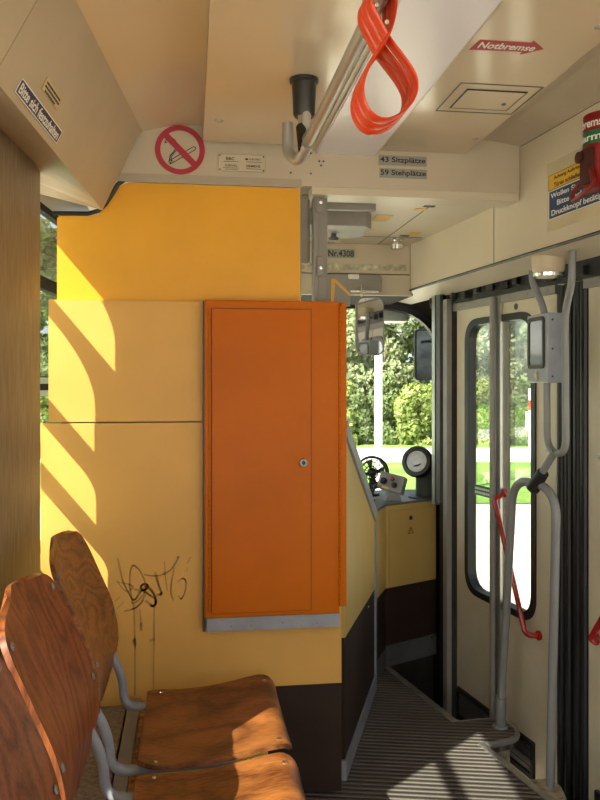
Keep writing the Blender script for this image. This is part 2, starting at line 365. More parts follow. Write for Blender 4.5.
# door jamb at the cab end
jb = MB(); jb.prism([(-.145, 0), (-.02, 0)] + [(-.02, 1.9), (-.145, 1.9)], -.05, .02, lambda a, b_, h: DP(a, b_-.4 if b_ == 0 else b_, h))
struct(jb.build('trim_8', darkmet))
struct(MB().prism([(-.125, .84), (-.085, .84), (-.085, 1.9), (-.125, 1.9)], .02, .05, DP, .006).build('trim_9', greyd))
struct(MB().prism([(-.06, -.38), (-.02, -.38), (-.02, 1.86), (-.06, 1.86)], .018, .045, DP, .008).build('trim_10', postg))
js = MB()
for k in range(12): js.lathe([(.005, 0), (.004, .003), (0, .003)], DP(-.075, 0.1+k*.15, .021), DN, 8)
struct(js.build('trim_11', chrome))
struct(MB().prism([(-.172, .825), (-.140, .825), (-.140, 1.9), (-.172, 1.9)], .02, .05, DP, .004).build('trim_12', alum))

# ------------------------------------------------------------------ doors
def leaf(parent, t0, t1, wt0, wt1, rl, rr, z0=-.35, z1=1.80):
    wz0, wz1 = .465, 1.725; o = [(t0, z0), (t1, z0), (t1, z1), (t0, z1)]
    oo = fillet([(p[0], p[1], 0) for p in o], .0001, 8, True)
    R = [rl, rr, rr, rl]
    ii = fillet([(wt0, wz0, 0), (wt1, wz0, 0), (wt1, wz1, 0), (wt0, wz1, 0)], R, 8, True)
    pn = MB().ring([(p.x, p.y) for p in oo], [(p.x, p.y) for p in ii], -.035, .0, DP).build('leaf_panel', doorcream, parent)
    g = .024
    jj = fillet([(wt0-g*(rl > .01), wz0-g, 0), (wt1+g*(rr > .01), wz0-g, 0), (wt1+g*(rr > .01), wz1+g, 0), (wt0-g*(rl > .01), wz1+g, 0)], [r_+g*.7 if r_ > .01 else .0001 for r_ in R], 8, True)
    q_ = .006
    kk = fillet([(wt0+q_*(rl > .01), wz0+q_, 0), (wt1-q_*(rr > .01), wz0+q_, 0), (wt1-q_*(rr > .01), wz1-q_, 0), (wt0+q_*(rl > .01), wz1-q_, 0)], R, 8, True)
    MB().ring([(p.x, p.y) for p in jj], [(p.x, p.y) for p in kk], -.038, .008, DP).build('window_gasket', rubber, parent)
    MB().prism([(wt0-.005, wz0-.005), (wt1+.005, wz0-.005), (wt1+.005, wz1+.005), (wt0-.005, wz1+.005)], -.02, -.016, DP).build('pane', glassm, parent)
def vent(parent, t0, t1, za, zb):
    MB().ring([(t0, za), (t1, za), (t1, zb), (t0, zb)], [(t0+.015, za+.02), (t1-.015, za+.02), (t1-.015, zb-.02), (t0+.015, zb-.02)], 0, .014, DP).build('vent_frame', rubber, parent)
    m = MB(); m.prism([(t0+.015, za+.02), (t1-.015, za+.02), (t1-.015, zb-.02), (t0+.015, zb-.02)], .001, .003, DP)
    for k in range(3): m.prism([(t0+.03, za+.035+k*.035), (t1-.03, za+.035+k*.035), (t1-.03, za+.045+k*.035), (t0+.03, za+.045+k*.035)], .003, .009, DP)
    m.build('vent_grille', greyd, parent)
def handle(parent, a, b_):   # a, b_ = (t, z)
    A = DP(a[0], a[1]+.03, .0); A1 = DP(a[0], a[1], .05); B1 = DP(b_[0], b_[1], .05); B = DP(b_[0]+.03*(1 if b_[0] > a[0] else -1), b_[1]-.01, .0)
    d = (B1-A1).normalized(); pts = fillet([A, A+DN*.035+Vector((0, 0, -.02)), A1, B1, B1+DP(.02, -.01, 0)-DP(0, 0, 0)+DN*-.01, B], .015)
    MB().tube(pts, .011, 10).lathe([(.02, 0), (.02, .008), (.008, .012)], A, DN, 14).lathe([(.02, 0), (.02, .008), (.008, .012)], B, DN, 14).build('push_handle', red, parent)
d1 = struct(empty('door_1', DP(.4, -.38, 0), 'front cream folding door with tall rounded window'))
leaf(d1, .0, .385, .112, .383, .1, .001); leaf(d1, .405, .805, .412, .645, .001, .1)
MB().prism([(.375, -.36), (.415, -.36), (.415, 1.83), (.375, 1.83)], .002, .014, DP).build('hinge_strip', alum, d1)
MB().tube([DP(.378, -.35, .03), DP(.378, 1.83, .03)], .0135, 12).build('hinge_bar', postg, d1)
vent(d1, .01, .355, -.20, -.045); vent(d1, .42, .66, -.20, -.045)
handle(d1, (.43, .93), (.66, .42))
screw(DP(.52, 1.775, .001), DN, .014, d1, greyd, 'lock')
screw(DP(.74, 1.18, .001), DN, .012, d1, alum, 'lock')
rl = MB().prism([(-.02, 1.80), (.81, 1.80), (.81, 1.835), (-.02, 1.835)], -.005, .012, DP)
for k in range(6): rl.lathe([(.004, 0), (.004, .002)], DP(.06+k*.14, 1.818, .012), DN, 8)
rl.build('top_rail', postg, d1)
f, M = frame(DP(.245, .94, -.012), DD, (0, 0, 1))
e = empty('window_sticker', f(0, -.02, 0), 'small dark green notice sticker with two white lines on door window', 'sticker')
MB().prism([(-.10, -.024), (.115, -.024), (.115, .024), (-.10, .024)], .0, .0008, f).build('plate', green, e)
st = MB()
x = -.09
while x < .10:
    ww = .008+random.random()*.016
    for yy in (.003, -.016): st.prism([(x, yy), (x+ww, yy), (x+ww, yy+.011), (x, yy+.011)], .0008, .0014, f)
    x += ww+.004
st.build('lettering', white, e)
# black rubber meeting edges, then the second pair
d2 = struct(empty('door_2', DP(1.4, -.38, 0), 'cream folding door at the right edge behind black rubber seal'))
mr = MB()
mr.prism([(.812, -.36), (.995, -.36), (.995, 1.83), (.812, 1.83)], -.03, -.004, DP)
for t in (.835, .88, .935, .975): mr.tube([DP(t, -.36, -.002), DP(t, 1.83, -.002)], .017, 10)
mr.build('rubber_seal', rubber, d2)
leaf(d2, 1.0, 1.4, 1.16, 1.398, .1, .001); leaf(d2, 1.42, 1.82, 1.422, 1.67, .001, .1)
handle(d2, (1.36, .93), (1.075, .52))
screw(DP(1.06, 1.18, .001), DN, .012, d2, alum, 'lock')
vent(d2, 1.05, 1.38, -.20, -.045)
MB().prism([(.98, 1.80), (1.83, 1.80), (1.83, 1.86), (.98, 1.86)], -.03, .012, DP).build('top_rail', postg, d2)
struct(MB().prism([(1.82, -.36), (2.5, -.36), (2.5, 1.9), (1.82, 1.9)], -.04, 0, DP).build('wall_right', doorcream))

# ------------------------------------------------------------------ ceiling
cl = MB(); b = bmesh.new(); rows = []
def ductu(v): return -.161-.1*(2.782-v) if v > 0 else -.439
for v in (BACK, -1, 0, .7, 1.4, 2.1, 2.78):
    a = Vector((ductu(v), v, 2.312)); c = Vector((.045, v, 2.344)); row = []
    for k in range(9):
        t = k/8; p = a.lerp(c, t); p.z += .010*sin(pi*t); row.append(b.verts.new(p))
    row.append(b.verts.new((.06, v, 2.40)))
    rows.append(row)
for A, B in zip(rows, rows[1:]):
    for k in range(len(A)-1): b.faces.new((A[k], A[k+1], B[k+1], B[k]))
for f_ in b.faces: f_.smooth = True
cl._add(b); struct(cl.build('ceiling', ceilm))
struct(MB().tube([(RH(v)-.0005, v, 2.3175) for v in (-2.5, 0, 1, 2, 2.77)], .0016, 6).build('trim_22', greyd))
# right recess and the outer roof
rc = MB(); b = bmesh.new(); rows = [[b.verts.new(p) for p in ((.95, v, 2.37), (1.0, v, 2.335), (1.09 if v > 0 else 1.2, v, 2.335), (RH(v)+.002, v, 2.317), (RH(v)+.05, v, 2.317))] for v in (BACK, 0, 1, 2, 2.78)]
for A, B in zip(rows, rows[1:]):
    for k in range(4): b.faces.new((A[k], A[k+1], B[k+1], B[k]))
rc._add(b); struct(rc.build('ceiling', bulkm))
struct(MB().prism([(-.87, BACK-.1), (-.87, 0), (LW(4.5)-.05, 4.5), (1.75, 4.5), (1.75, BACK-.1)], 2.42, 2.45, lambda a, b_, h: (a, b_, h)).build('ceiling', greyd))

def ceiling_panel(u0, u1, v0, v1, label):
    e = empty('ceiling_panel', ((u0+u1)/2, (v0+v1)/2, 2.28), label, 'ceiling panel', 'glossy cream ceiling panels beside the lamp')
    MB().box((u0, v0, 2.28), (u1, v1, 2.30), bev=.004).box((u0+.003, v0, 2.295), (u0+.02, v1, 2.36)).box((u1-.02, v0, 2.295), (u1-.003, v1, 2.36)).build('panel', ceilm, e); return e
p1 = ceiling_panel(.043, .425, BACK+.1, 2.745, 'glossy cream ceiling panel between curved left ceiling and long lamp')
screw((.091, 2.52, 2.28), (0, 0, -1), .013, p1, alum)
screw((.091, 1.2, 2.28), (0, 0, -1), .013, p1, alum)
p2 = ceiling_panel(.672, .995, BACK+.1, 2.768, 'glossy cream ceiling panel with square hatch on the right of lamp')
screw((.964, 2.59, 2.28), (0, 0, -1), .012, p2, alum); screw((.950, 1.735, 2.28), (0, 0, -1), .012, p2, alum)
f, M = frame((.865, 2.221, 2.28), (1, 0, 0), (0, -1, 0))
h1 = MB().ring([(-.122, -.115), (.122, -.115), (.122, .115), (-.122, .115)], [(-.118, -.111), (.118, -.111), (.118, .111), (-.118, .111)], 0, .0015, f).build('hatch_frame', greyd, p2)
h2 = MB().ring([(-.088, -.080), (.092, -.080), (.092, .072), (-.088, .072)], [(-.084, -.076), (.088, -.076), (.088, .068), (-.084, .068)], 0, .003, f).build('hatch', blackm, p2)
MB().prism([(-.084, -.076), (.088, -.076), (.088, .068), (-.084, .068)], 0, .0025, f).build('hatch_lid', ceilm, h2)
screw((.925, 2.245, 2.277), (0, 0, -1), .007, p2, greyd, 'hatch_lock')

# lamp
lp = empty('ceiling_light', (.548, 1.0, 2.26), 'long flat milky ceiling lamp running along the aisle, unlit', 'ceiling lamp')
b = MB(); b.prism(rrect(-.106, -1.75, .112, 1.80, .03), 0, .012, lambda a, c, h: (.548+a, .99+c, 2.262+h), .004); b.build('diffuser', diffuser, lp)
MB().box((.428, BACK+.1, 2.274), (.67, 2.795, 2.30)).build('housing', cabwhite, lp)

# air duct cover on the left
def duct(v, f_): return Vector(((-.289-.1*(2.782-v) if v > 0 else -.567) + .128*f_, v, 2.03+.038*(2.782-max(v, 0)) + (2.313-2.03-.038*(2.782-max(v, 0)))*f_))
def duct_seg(v0, v1, label):
    b = bmesh.new(); n_ = 12; rows = []
    for i in range(n_+1):
        v = v0+(v1-v0)*i/n_; lo = duct(v, 0); hi = duct(v, 1); uo = LW(v)+.003
        rows.append([b.verts.new(p) for p in (lo, hi, Vector((uo, v, 2.316)), Vector((uo, v, 2.175 if v < 2.5 else 2.175-.085*(v-2.5)/.24)))])
    for A, B in zip(rows, rows[1:]):
        for k in range(4): b.faces.new((A[k], A[(k+1) % 4], B[(k+1) % 4], B[k]))
    b.faces.new(rows[0]); b.faces.new(rows[-1][::-1]); bmesh.ops.recalc_face_normals(b, faces=b.faces)
    e = empty('duct_cover', duct((v0+v1)/2, 0), label, 'duct cover', 'sloping cover panels above the left windows')
    mb = MB(); mb._add(b); mb.build('panel', creamd, e); return e
duct_seg(1.687, 2.74, 'beige sloping duct cover above left windows carrying the dark blue sticker')
duct_seg(BACK+.05, 1.683, 'beige sloping duct cover at the top left corner, nearest the viewer')
dn = (duct(2.2, 1)-duct(2.2, 0)).normalized(); da = (duct(1.6, 0)-duct(2.6, 0)).normalized()
ddir = -da   # reading direction: towards the cab
def dsign(name, label, back, f_, w_, h_, m, lines, rim): 
    v = 2.782-back; c = duct(v, f_); nrm = ddir.cross(dn).normalized(); c = c + nrm*.001
    return sign(name, label, 'sticker', c, ddir, dn, w_, h_, m, lines, rim)
dsign('notice_sticker', 'dark blue sticker with white text Bitte sich festzuhalten', .825, .125, .335, .036, navy, [('Bitte sich festzuhalten', 0, 0, .31, .024, white)], (white, .0025))
e, f, M = dsign('notice_sticker', 'small pale yellow sticker with three tiny text lines above the blue one', .82, .322, .13, .030, paleyel, [], (yelst, .001))
st = MB(); random.seed(3)
for yy, x0, x1 in ((.007, -.055, .055), (-.002, -.055, .058), (-.011, -.045, .03)):
    x = x0
    while x < x1:
        ww = .004+random.random()*.008; st.prism([(x, yy-.002), (x+ww, yy-.002), (x+ww, yy+.003), (x, yy+.003)], .0015, .002, f); x += ww+.002
st.build('lettering', ink, e)

# ------------------------------------------------------------------ bulkhead
bk = MB(); bk.prism([(-.42, 2.145), (1.203, 2.145), (1.203, 2.40), (-.42, 2.40)], 0, .09, XZ(2.772), .0)
struct(bk.build('wall_bulkhead', bulkm))
struct(MB().prism([(-.25, 2.139), (.392, 2.139), (.392, 2.168), (-.25, 2.168)], -.004, 0, XZ(2.772)).build('trim_14', mat('bulkhead_strip', (.42, .37, .28), .3)))
struct(MB().tube([(-.46, 2.776, 2.024), (-.345, 2.776, 2.026), (-.312, 2.776, 2.036), (-.288, 2.776, 2.060), (-.266, 2.776, 2.094), (-.245, 2.776, 2.130), (-.225, 2.776, 2.145)], .008, 8).build('trim_20', rubber))
struct(MB().prism([(.43, 2.118), (1.203, 2.118), (1.203, 2.146), (.43, 2.146)], .005, .12, XZ(2.772), .006).build('trim_15', cabwhite))
BV = 2.7705
f, M = frame((-.034, BV, 2.2545), (1, 0, 0), (0, 0, 1))
e = empty('no_smoking_sign', (-.034, BV, 2.16), 'round red and white no smoking sticker on the cream bulkhead', 'sign')
circ = lambda r_: [(r_*cos(2*pi*k/48), r_*sin(2*pi*k/48)) for k in range(48)]
MB().prism(circ(.084), 0, .001, f).build('plate', bulkm, e)
sm = MB(); sm.ring(circ(.0855), circ(.067), .001, .0022, f)
sm.prism([(-.055, .040), (-.040, .055), (.055, -.040), (.040, -.055)], .0036, .0046, f); sm.build('prohibition_ring', redstick, e)
cg = MB(); ang = radians(32); R_ = lambda a, b_: (a*cos(ang)-b_*sin(ang)+.008, a*sin(ang)+b_*cos(ang)-.018)
def strokes(mb, pl, w_, f, h0, h1):
    for a, b_ in zip(pl, pl[1:]):
        a, b_ = Vector(a), Vector(b_); d = (b_-a)
        if d.length < 1e-6: continue
        d = d.normalized()*1; n_ = Vector((-d.y, d.x))*w_/2; e_ = d*w_*.3
        mb.prism([tuple(a-n_-e_), tuple(b_-n_+e_), tuple(b_+n_+e_), tuple(a+n_-e_)], h0, h1, f)
strokes(cg, [R_(-.052, -.006), R_(.048, -.006), R_(.054, 0), R_(.048, .006), R_(-.052, .006), R_(-.052, -.006)], .0024, f, .0015, .003)
strokes(cg, [R_(-.04, -.006), R_(-.04, .006)], .0016, f, .0015, .003); strokes(cg, [R_(-.05, -.003), R_(-.042, .003)], .003, f, .0015, .003)
strokes(cg, [(-.036, -.038), (-.034, -.022), (-.022, -.008), (-.012, .008), (-.01, .022), (-.02, .036), (-.034, .04), (-.046, .034), (-.052, .022)], .003, f, .0015, .003)
strokes(cg, [(-.03, -.034), (-.028, -.022), (-.016, -.008), (-.006, .008)], .0022, f, .0015, .003); strokes(cg, [(-.052, .022), (-.044, .024)], .002, f, .0015, .003)
cg.build('cigarette_drawing', ink, e)
e, f, M = sign('maker_plate', 'small riveted metal maker plate on the bulkhead right of no smoking sign', 'plate', (.18, BV, 2.217), (1, 0, 0), (0, 0, 1), .165, .060, platel,
     [('BBC', -.04, .014, .030, .011, ink), ('ELECTRIC', .046, .014, .038, .006, ink), ('DUEWAG', -.038, -.010, .042, .008, ink), ('SIEMENS', .04, -.010, .050, .008, ink)], (postg, .0012))
st = MB()
for x0, x1, yy in ((-.065, -.01, .003), (.015, .07, .004), (-.065, -.01, -.019), (.015, .07, -.020), (-.06, -.015, -.024)): st.prism([(x0, yy), (x1, yy), (x1, yy+.0015), (x0, yy+.0015)], .0015, .002, f)
st.prism([(.017+.006*cos(k*pi/6), .014+.003*sin(k*pi/6)) for k in range(12)], .0015, .002, f); st.build('lettering', ink, e)
for a in (-.076, .076):
    for c in (-.024, .024): screw(f(a, c, .0015), (0, -1, 0), .0028, e, greyd, 'rivet')
sign('capacity_sign', 'grey strip reading 43 Sitzplätze, upper of the two on bulkhead', 'sign', (.760, BV, 2.247), (1, 0, 0), (0, 0, 1), .178, .036, plate, [('43 Sitzplätze', 0, 0, .168, .025, ink)])
sign('capacity_sign', 'grey strip reading 59 Stehplätze, lower of the two on bulkhead', 'sign', (.762, BV, 2.201), (1, 0, 0), (0, 0, 1), .176, .034, plate, [('59 Stehplätze', 0, 0, .168, .025, ink)])
bs = MB()
for u_, z_ in ((.353, 2.26), (.353, 2.19), (.425, 2.262), (.425, 2.19), (.455, 2.235), (.47, 2.235), (.462, 2.22)): bs.lathe([(.004, 0), (.0035, .0015), (0, .0015)], (u_, BV+.001, z_), (0, -1, 0), 8)
struct(bs.build('trim_16', greyd))

# ------------------------------------------------------------------ yellow partition wall
struct(MB().prism([(-.44, 0), (.525, 0), (.525, 1.60), (.385, 1.60), (.385, 2.135), (-.20, 2.135), (-.3, 2.0), (-.44, 2.0)], .012, .05, XZ(2.782)).build('wall_partition', ochre))
up = [(-.449, 1.70), (.388, 1.70), (.388, 2.139), (-.205, 2.139), (-.240, 2.125), (-.262, 2.09), (-.285, 2.055), (-.310, 2.028), (-.345, 2.018), (-.440, 2.018), (-.449, 2.009)]
tag(MB().prism(up, 0, .012, XZ(2.782), .0015).build('wall_panel', yellow), 'topmost yellow partition panel with a cut corner under the duct', 'wall panel', 'yellow laminate partition panels')
tag(MB().prism([(-.472, 1.315), (.09, 1.315), (.09, 1.728), (-.472, 1.728)], -.028, 0, XZ(2.782), .0015).build('wall_panel', yellow2), 'middle yellow partition panel left of the orange cabinet', 'wall panel', 'yellow laminate partition panels')
lowp = empty('wall_panel', (0, 2.76, 0), 'largest lowest yellow partition panel behind the seats, scribbled with graffiti', 'wall panel', 'yellow laminate partition panels')
MB().prism([(-.498, .003), (.27, .003), (.27, .384), (.532, .384), (.532, 1.31), (-.498, 1.31)], -.030, 0, XZ(2.782), .0015).build('yellow_board', yellow2, lowp)
MB().prism([(.2705, .003), (.532, .003), (.532, .3835), (.2705, .3835)], -.030, 0, XZ(2.782), .001).build('kick_board', brown, lowp)
gf = MB(); gp = lambda px, py: ((px-118.5)/293.+(-.246), (382-py)/288.+1.45)   # tag drawn on the board's face
F = XZ(2.7515)
for pl, w_ in [([(119, 555), (124, 578), (130, 590), (135, 598), (139, 592), (146, 583)], .006), ([(134, 600), (131, 585), (131, 568), (134, 561), (140, 566), (146, 578), (147, 588), (140, 597), (133, 600)], .005),
              ([(118, 578), (128, 580), (136, 583), (128, 590), (118, 577)], .004), ([(147, 583), (155, 590), (157, 600), (154, 604), (147, 598)], .009), ([(156, 570), (159, 582), (163, 592), (158, 592)], .008),
              ([(165, 560), (166, 575), (168, 588)], .004), ([(145, 572), (158, 574), (170, 570), (176, 562), (180, 555), (177, 556)], .005), ([(175, 566), (172, 580), (171, 590), (174, 598)], .005),
              ([(178, 580), (184, 576), (187, 580), (186, 590), (182, 598), (179, 594)], .005), ([(117, 597), (121, 593)], .005), ([(119, 604), (125, 598)], .005), ([(126, 607), (136, 605), (142, 600), (146, 592)], .006),
              ([(135, 600), (136, 640), (136, 690)], .006), ([(155, 603), (155, 630), (154, 690)], .0045), ([(141, 606), (142, 622)], .005), ([(142, 620), (142, 626)], .011), ([(135, 636), (136, 640)], .013), ([(151, 637), (155, 636)], .010), ([(188, 562), (191, 556)], .004), ([(187, 570), (188, 567)], .004),
              ([(136, 586), (144, 588), (150, 584), (146, 580), (140, 584), (150, 592), (156, 596)], .007)]:
    P = [gp(*p) for p in pl]
    if len(P) > 2: P = [(v.x, v.y) for v in fillet([(p[0], p[1], 0) for p in P], .02, 4)]
    strokes(gf, P, w_*.95, F, -.0006, .0003)
gf.build('graffiti', graf, lowp)

# ------------------------------------------------------------------ orange cabinet
cb = empty('wall_cabinet', (.28, 2.73, .6), 'tall orange metal cabinet with lockable door hung on yellow partition', 'cabinet')
MB().box((.049, 2.702, .645), (.516, 2.752, 1.730), bev=.006).build('body', orange, cb)
dr = MB().box((.074, 2.696, .663), (.414, 2.704, 1.700), bev=.0015).build('door', orange, cb)
gapm = MB().ring([(.0715, .6605), (.4165, .6605), (.4165, 1.7025), (.0715, 1.7025)], [(.0745, .6635), (.4135, .6635), (.4135, 1.6995), (.0745, 1.6995)], -.0008, .002, XZ(2.7015)); gapm.build('door_gap', oranged, cb)
hg = MB()
for k in range(64): hg.tube([(.0655, 2.6975, .668+k*.0161), (.0655, 2.6975, .668+k*.0161+.0148)], .0038, 8)
hg.build('hinge', orange, dr)
lk = MB().lathe([(.0155, 0), (.0155, .006), (.013, .010), (.008, .010), (.007, .006), (0, .006)], (.387, 2.696, 1.172), (0, -1, 0)).build('lock', mat('lock_steel', (.33, .31, .28), .4, .7), dr)
MB().lathe([(.006, 0), (.006, .0015), (0, .0015)], (.387, 2.6895, 1.172), (0, -1, 0), 16).box((.3855, 2.684, 1.162), (.3885, 2.6885, 1.182)).build('keyhole', blackm, lk)
sl = MB().box((.518, 2.702, .668), (.541, 2.90, 1.727), bev=.005).build('side_leaf', orange, cb)
hg = MB()
for k in range(64): hg.tube([(.5165, 2.7005, .672+k*.0163), (.5165, 2.7005, .672+k*.0163+.015)], .004, 8)
hg.build('hinge', orange, sl)
MB().box((.056, 2.706, .598), (.518, 2.750, .644), bev=.002).build('base_rail', greyblue, cb)
rs = MB(); random.seed(11)
for k in range(34):
    x = .06+random.random()**.7*.44; z = .603+random.random()*.035; r_ = .0008+random.random()*.002
    rs.lathe([(r_, 0), (r_*.6, .0006)], (x, 2.7062, z), (0, -1, 0), 6)
rs.build('paint_chips', rust, cb)['kind'] = 'stuff'
MB().box((.043, 2.708, .60), (.051, 2.748, 1.726)).build('side_shadow', blackm, cb)  # black strip standing in for the shadow line down the cabinet's left edge

# post and roller blind next to the partition
pt = empty('grey_post', (.47, 2.84, 0), 'grey steel post rising from cabinet to bulkhead beside cab door', 'post')
MB().box((.443, 2.815, 1.55), (.458, 2.875, 2.12), bev=.003).box((.458, 2.83, 1.55), (.495, 2.875, 2.12), bev=.003).build('channel', postg, pt)
MB().box((.452, 2.806, 1.83), (.478, 2.816, 1.905), bev=.006).build('bracket', postg, pt); MB().box((.448, 2.806, 2.06), (.482, 2.816, 2.115), bev=.006).build('bracket', postg, pt)
for z in (1.86, 2.095): screw((.466, 2.806, z), (0, -1, 0), .007, pt, chrome)
MB().box((.446, 2.813, 0), (.478, 2.86, 1.549)).build('lower_channel', postg, pt)
tag(MB().box((.399, 2.86, 1.885), (.437, 2.89, 2.14), bev=.012).build('blind_roll', postg), 'narrow grey rounded flap hanging between yellow panel and post', 'flap')
cp = MB().tube(fillet([(.405, 2.895, 1.89), (.405, 2.895, 1.79), (.41, 2.92, 1.73), (.432, 2.93, 1.71), (.438, 2.93, 1.67)], .02), .003, 6); tag(cp.build('coat_hook', chrome), 'thin bent wire hook in gap above the cabinet', 'hook')
tag(MB().box((.403, 2.80, 1.66), (.436, 2.90, 1.72), bev=.008).box((.39, 2.84, 1.60), (.443, 2.86, 1.665)).build('small_lamp', chrome), 'small chrome fitting in gap above orange cabinet', 'fitting')
# door frame edge opening behind the cabinet top
cf = empty('cab_window_frame', (.55, 2.96, 1.6), 'slanting grey frame corner with yellow edge above the orange cabinet', 'frame')
MB().prism([(.505, 1.45), (.53, 1.45), (.53, 1.74), (.605, 1.74), (.605, 1.80), (.565, 1.845), (.505, 1.86)], 0, .02, XZ(2.95)).build('frame_corner', postg, cf)
MB().prism([(.530, 1.72), (.538, 1.72), (.545, 1.828), (.60, 1.776), (.604, 1.786), (.545, 1.842), (.530, 1.842)], -.003, 0, XZ(2.95)).build('yellow_edge', yellow2, cf)

# ------------------------------------------------------------------ cab
cc = MB().box((-.4, 2.86, 2.14), (1.25, 3.90, 2.16)); struct(cc.build('ceiling', cabwhite))
g = MB(); g.box((.93, 2.87, 2.1385), (.934, 3.86, 2.1402)); g.box((.43, 3.66, 2.1385), (1.10, 3.664, 2.1402)); struct(g.build('trim_17', greyd))
nr = MB(); nr.box((-.4, 3.869, 1.992), (1.11, 3.89, 2.14), bev=.003).box((-.4, 3.869, 1.884), (1.11, 3.89, 1.988), bev=.003); struct(MB().box((-.4, 3.892, 1.886), (1.12, 4.39, 1.90)).build('trim_21', darkmet)); struct(nr.build('wall_front', bulkm))
sign('number_sign', 'grey strip reading Nr.4308 above the windscreen inside the cab', 'sign', (.745, 3.867, 2.09), (1, 0, 0), (0, 0, 1), .14, .044, plate, [('Nr.4308', 0, 0, .13, .032, ink)])
tag(MB().box((.54, 3.8655, 2.008), (1.085, 3.8695, 2.04)).build('worn_strip', mat('worn_strip', (.52, .50, .38), .6, var=.35, scale=30, col2=(.25, .25, .17))), 'worn mottled strip below the vehicle number in cab', 'strip')
vz = empty('sun_visor', (.80, 3.85, 1.89), 'folded grey plastic sun visor under vehicle number in cab', 'visor')
MB().prism(rrect(-.16, -.045, .16, .045, .02), 0, .022, lambda a, b_, h: (.79+a, 3.846+h, 1.94+b_), .004).build('flap', postg, vz)
MB().box((.70, 3.83, 1.895), (.93, 3.846, 1.905), bev=.002).build('rail', chrome, vz); MB().box((.775, 3.835, 1.96), (.83, 3.846, 1.985), bev=.004).build('latch', white, vz)
cbx = empty('cab_lamp_box', (.6, 3.2, 2.05), 'dark grey box with a knob fixed to the cab ceiling', 'box')
MB().prism([(.30, 3.10), (.70, 3.10), (.735, 3.16), (.735, 3.34), (.66, 3.38), (.30, 3.38)], 2.075, 2.139, lambda a, b_, h: (a, b_, h), .003).build('housing', postg, cbx)
MB().lathe([(.012, 0), (.012, .012), (.022, .018), (.018, .03), (0, .03)], (.60, 3.28, 2.075), (0, 0, -1)).build('knob', greyd, cbx)
tag(MB().box((.46, 2.93, 2.10), (.70, 2.955, 2.138), bev=.004).build('door_closer_rail', postg), 'thin grey rail below the bulkhead edge at cab ceiling', 'rail')
def cst(u_, v_, w_, d_, lab, rot=0, m=yelst):
    o = MB().box((-w_/2, -d_/2, -.0015), (w_/2, d_/2, 0), Matrix.Translation((u_, v_, 2.1395)) @ Matrix.Rotation(rot, 4, 'Z')).build('ceiling_sticker', m); return tag(o, lab, 'sticker')
cst(.80, 3.245, .07, .13, 'larger ochre sticker on the cab ceiling, next to lamp box')
cst(.915, 3.06, .05, .035, 'small ochre sticker on cab ceiling nearest the bulkhead')
cst(.80, 3.50, .05, .05, 'small ochre sticker on cab ceiling between lamp box and chrome fitting')
cst(1.03, 3.55, .05, .05, 'small ochre sticker on cab ceiling near the right panel')
for (u_, v_) in ((.935, 3.0), (.775, 3.56), (1.0, 3.62), (.60, 3.72)): 
    pass
bt = MB().lathe([(.035, 0), (.035, .008), (.02, .012), (.02, .028), (.03, .03), (.028, .05), (.012, .055)], (.985, 3.70, 2.139), (0, 0, -1)); tag(bt.build('cab_spotlight', chrome), 'small round chrome fitting on cab ceiling at the front', 'spotlight')
sl_ = MB()
for a_, (u_, v_) in enumerate(((.93, 3.0), (.765, 3.55), (1.0, 3.62), (.60, 3.72))): sl_.box((u_-.022, v_-.012, 2.1375), (u_+.022, v_+.012, 2.1405))
struct(sl_.build('trim_18', rubber))
# seams of the right header inside the cab
sm_ = MB()
for v_ in (2.979, 3.865): sm_.box((RH(v_)-.0012, v_-.0015, 1.915), (RH(v_)+.002, v_+.0015, 2.14))
struct(sm_.build('trim_19', greyd))

# windscreen wall at v = 4.40 with rounded opening
oo = [(-.42, -.9), (1.52, -.9), (1.52, 2.3), (-.42, 2.3)]
o4 = [(p.x, p.y) for p in fillet([(p[0], p[1], 0) for p in oo], .0001, 10, True)]
i4 = [(p.x, p.y) for p in fillet([(-.30, .80, 0), (1.45, .80, 0), (1.45, 1.895, 0), (-.30, 1.895, 0)], [.12, .12, .36, .36], 10, True)]
struct(MB().ring(o4, i4, 0, .06, XZ(4.40)).build('wall_front', darkmet))
wg = struct(empty('window_1', (.55, 4.42, .8), 'curved-corner windscreen of the tram'))
i5 = [(p.x, p.y) for p in fillet([(-.27, .83, 0), (1.425, .83, 0), (1.425, 1.865, 0), (-.27, 1.865, 0)], [.1, .1, .35, .35], 10, True)]
MB().ring(i4, i5, -.018, .03, XZ(4.40)).build('window_gasket', rubber, wg); MB().prism([(-.29, .81), (1.44, .81), (1.44, 1.885), (-.29, 1.885)], .02, .024, XZ(4.40)).build('pane', glassm, wg)
wv = empty('wiper_motor_box', (1.10, 4.52, 1.80), 'pale grey box above the windscreen outside', 'box')
MB().box((.98, 4.455, 1.80), (1.26, 4.60, 1.90), bev=.01).build('housing', alum, wv)

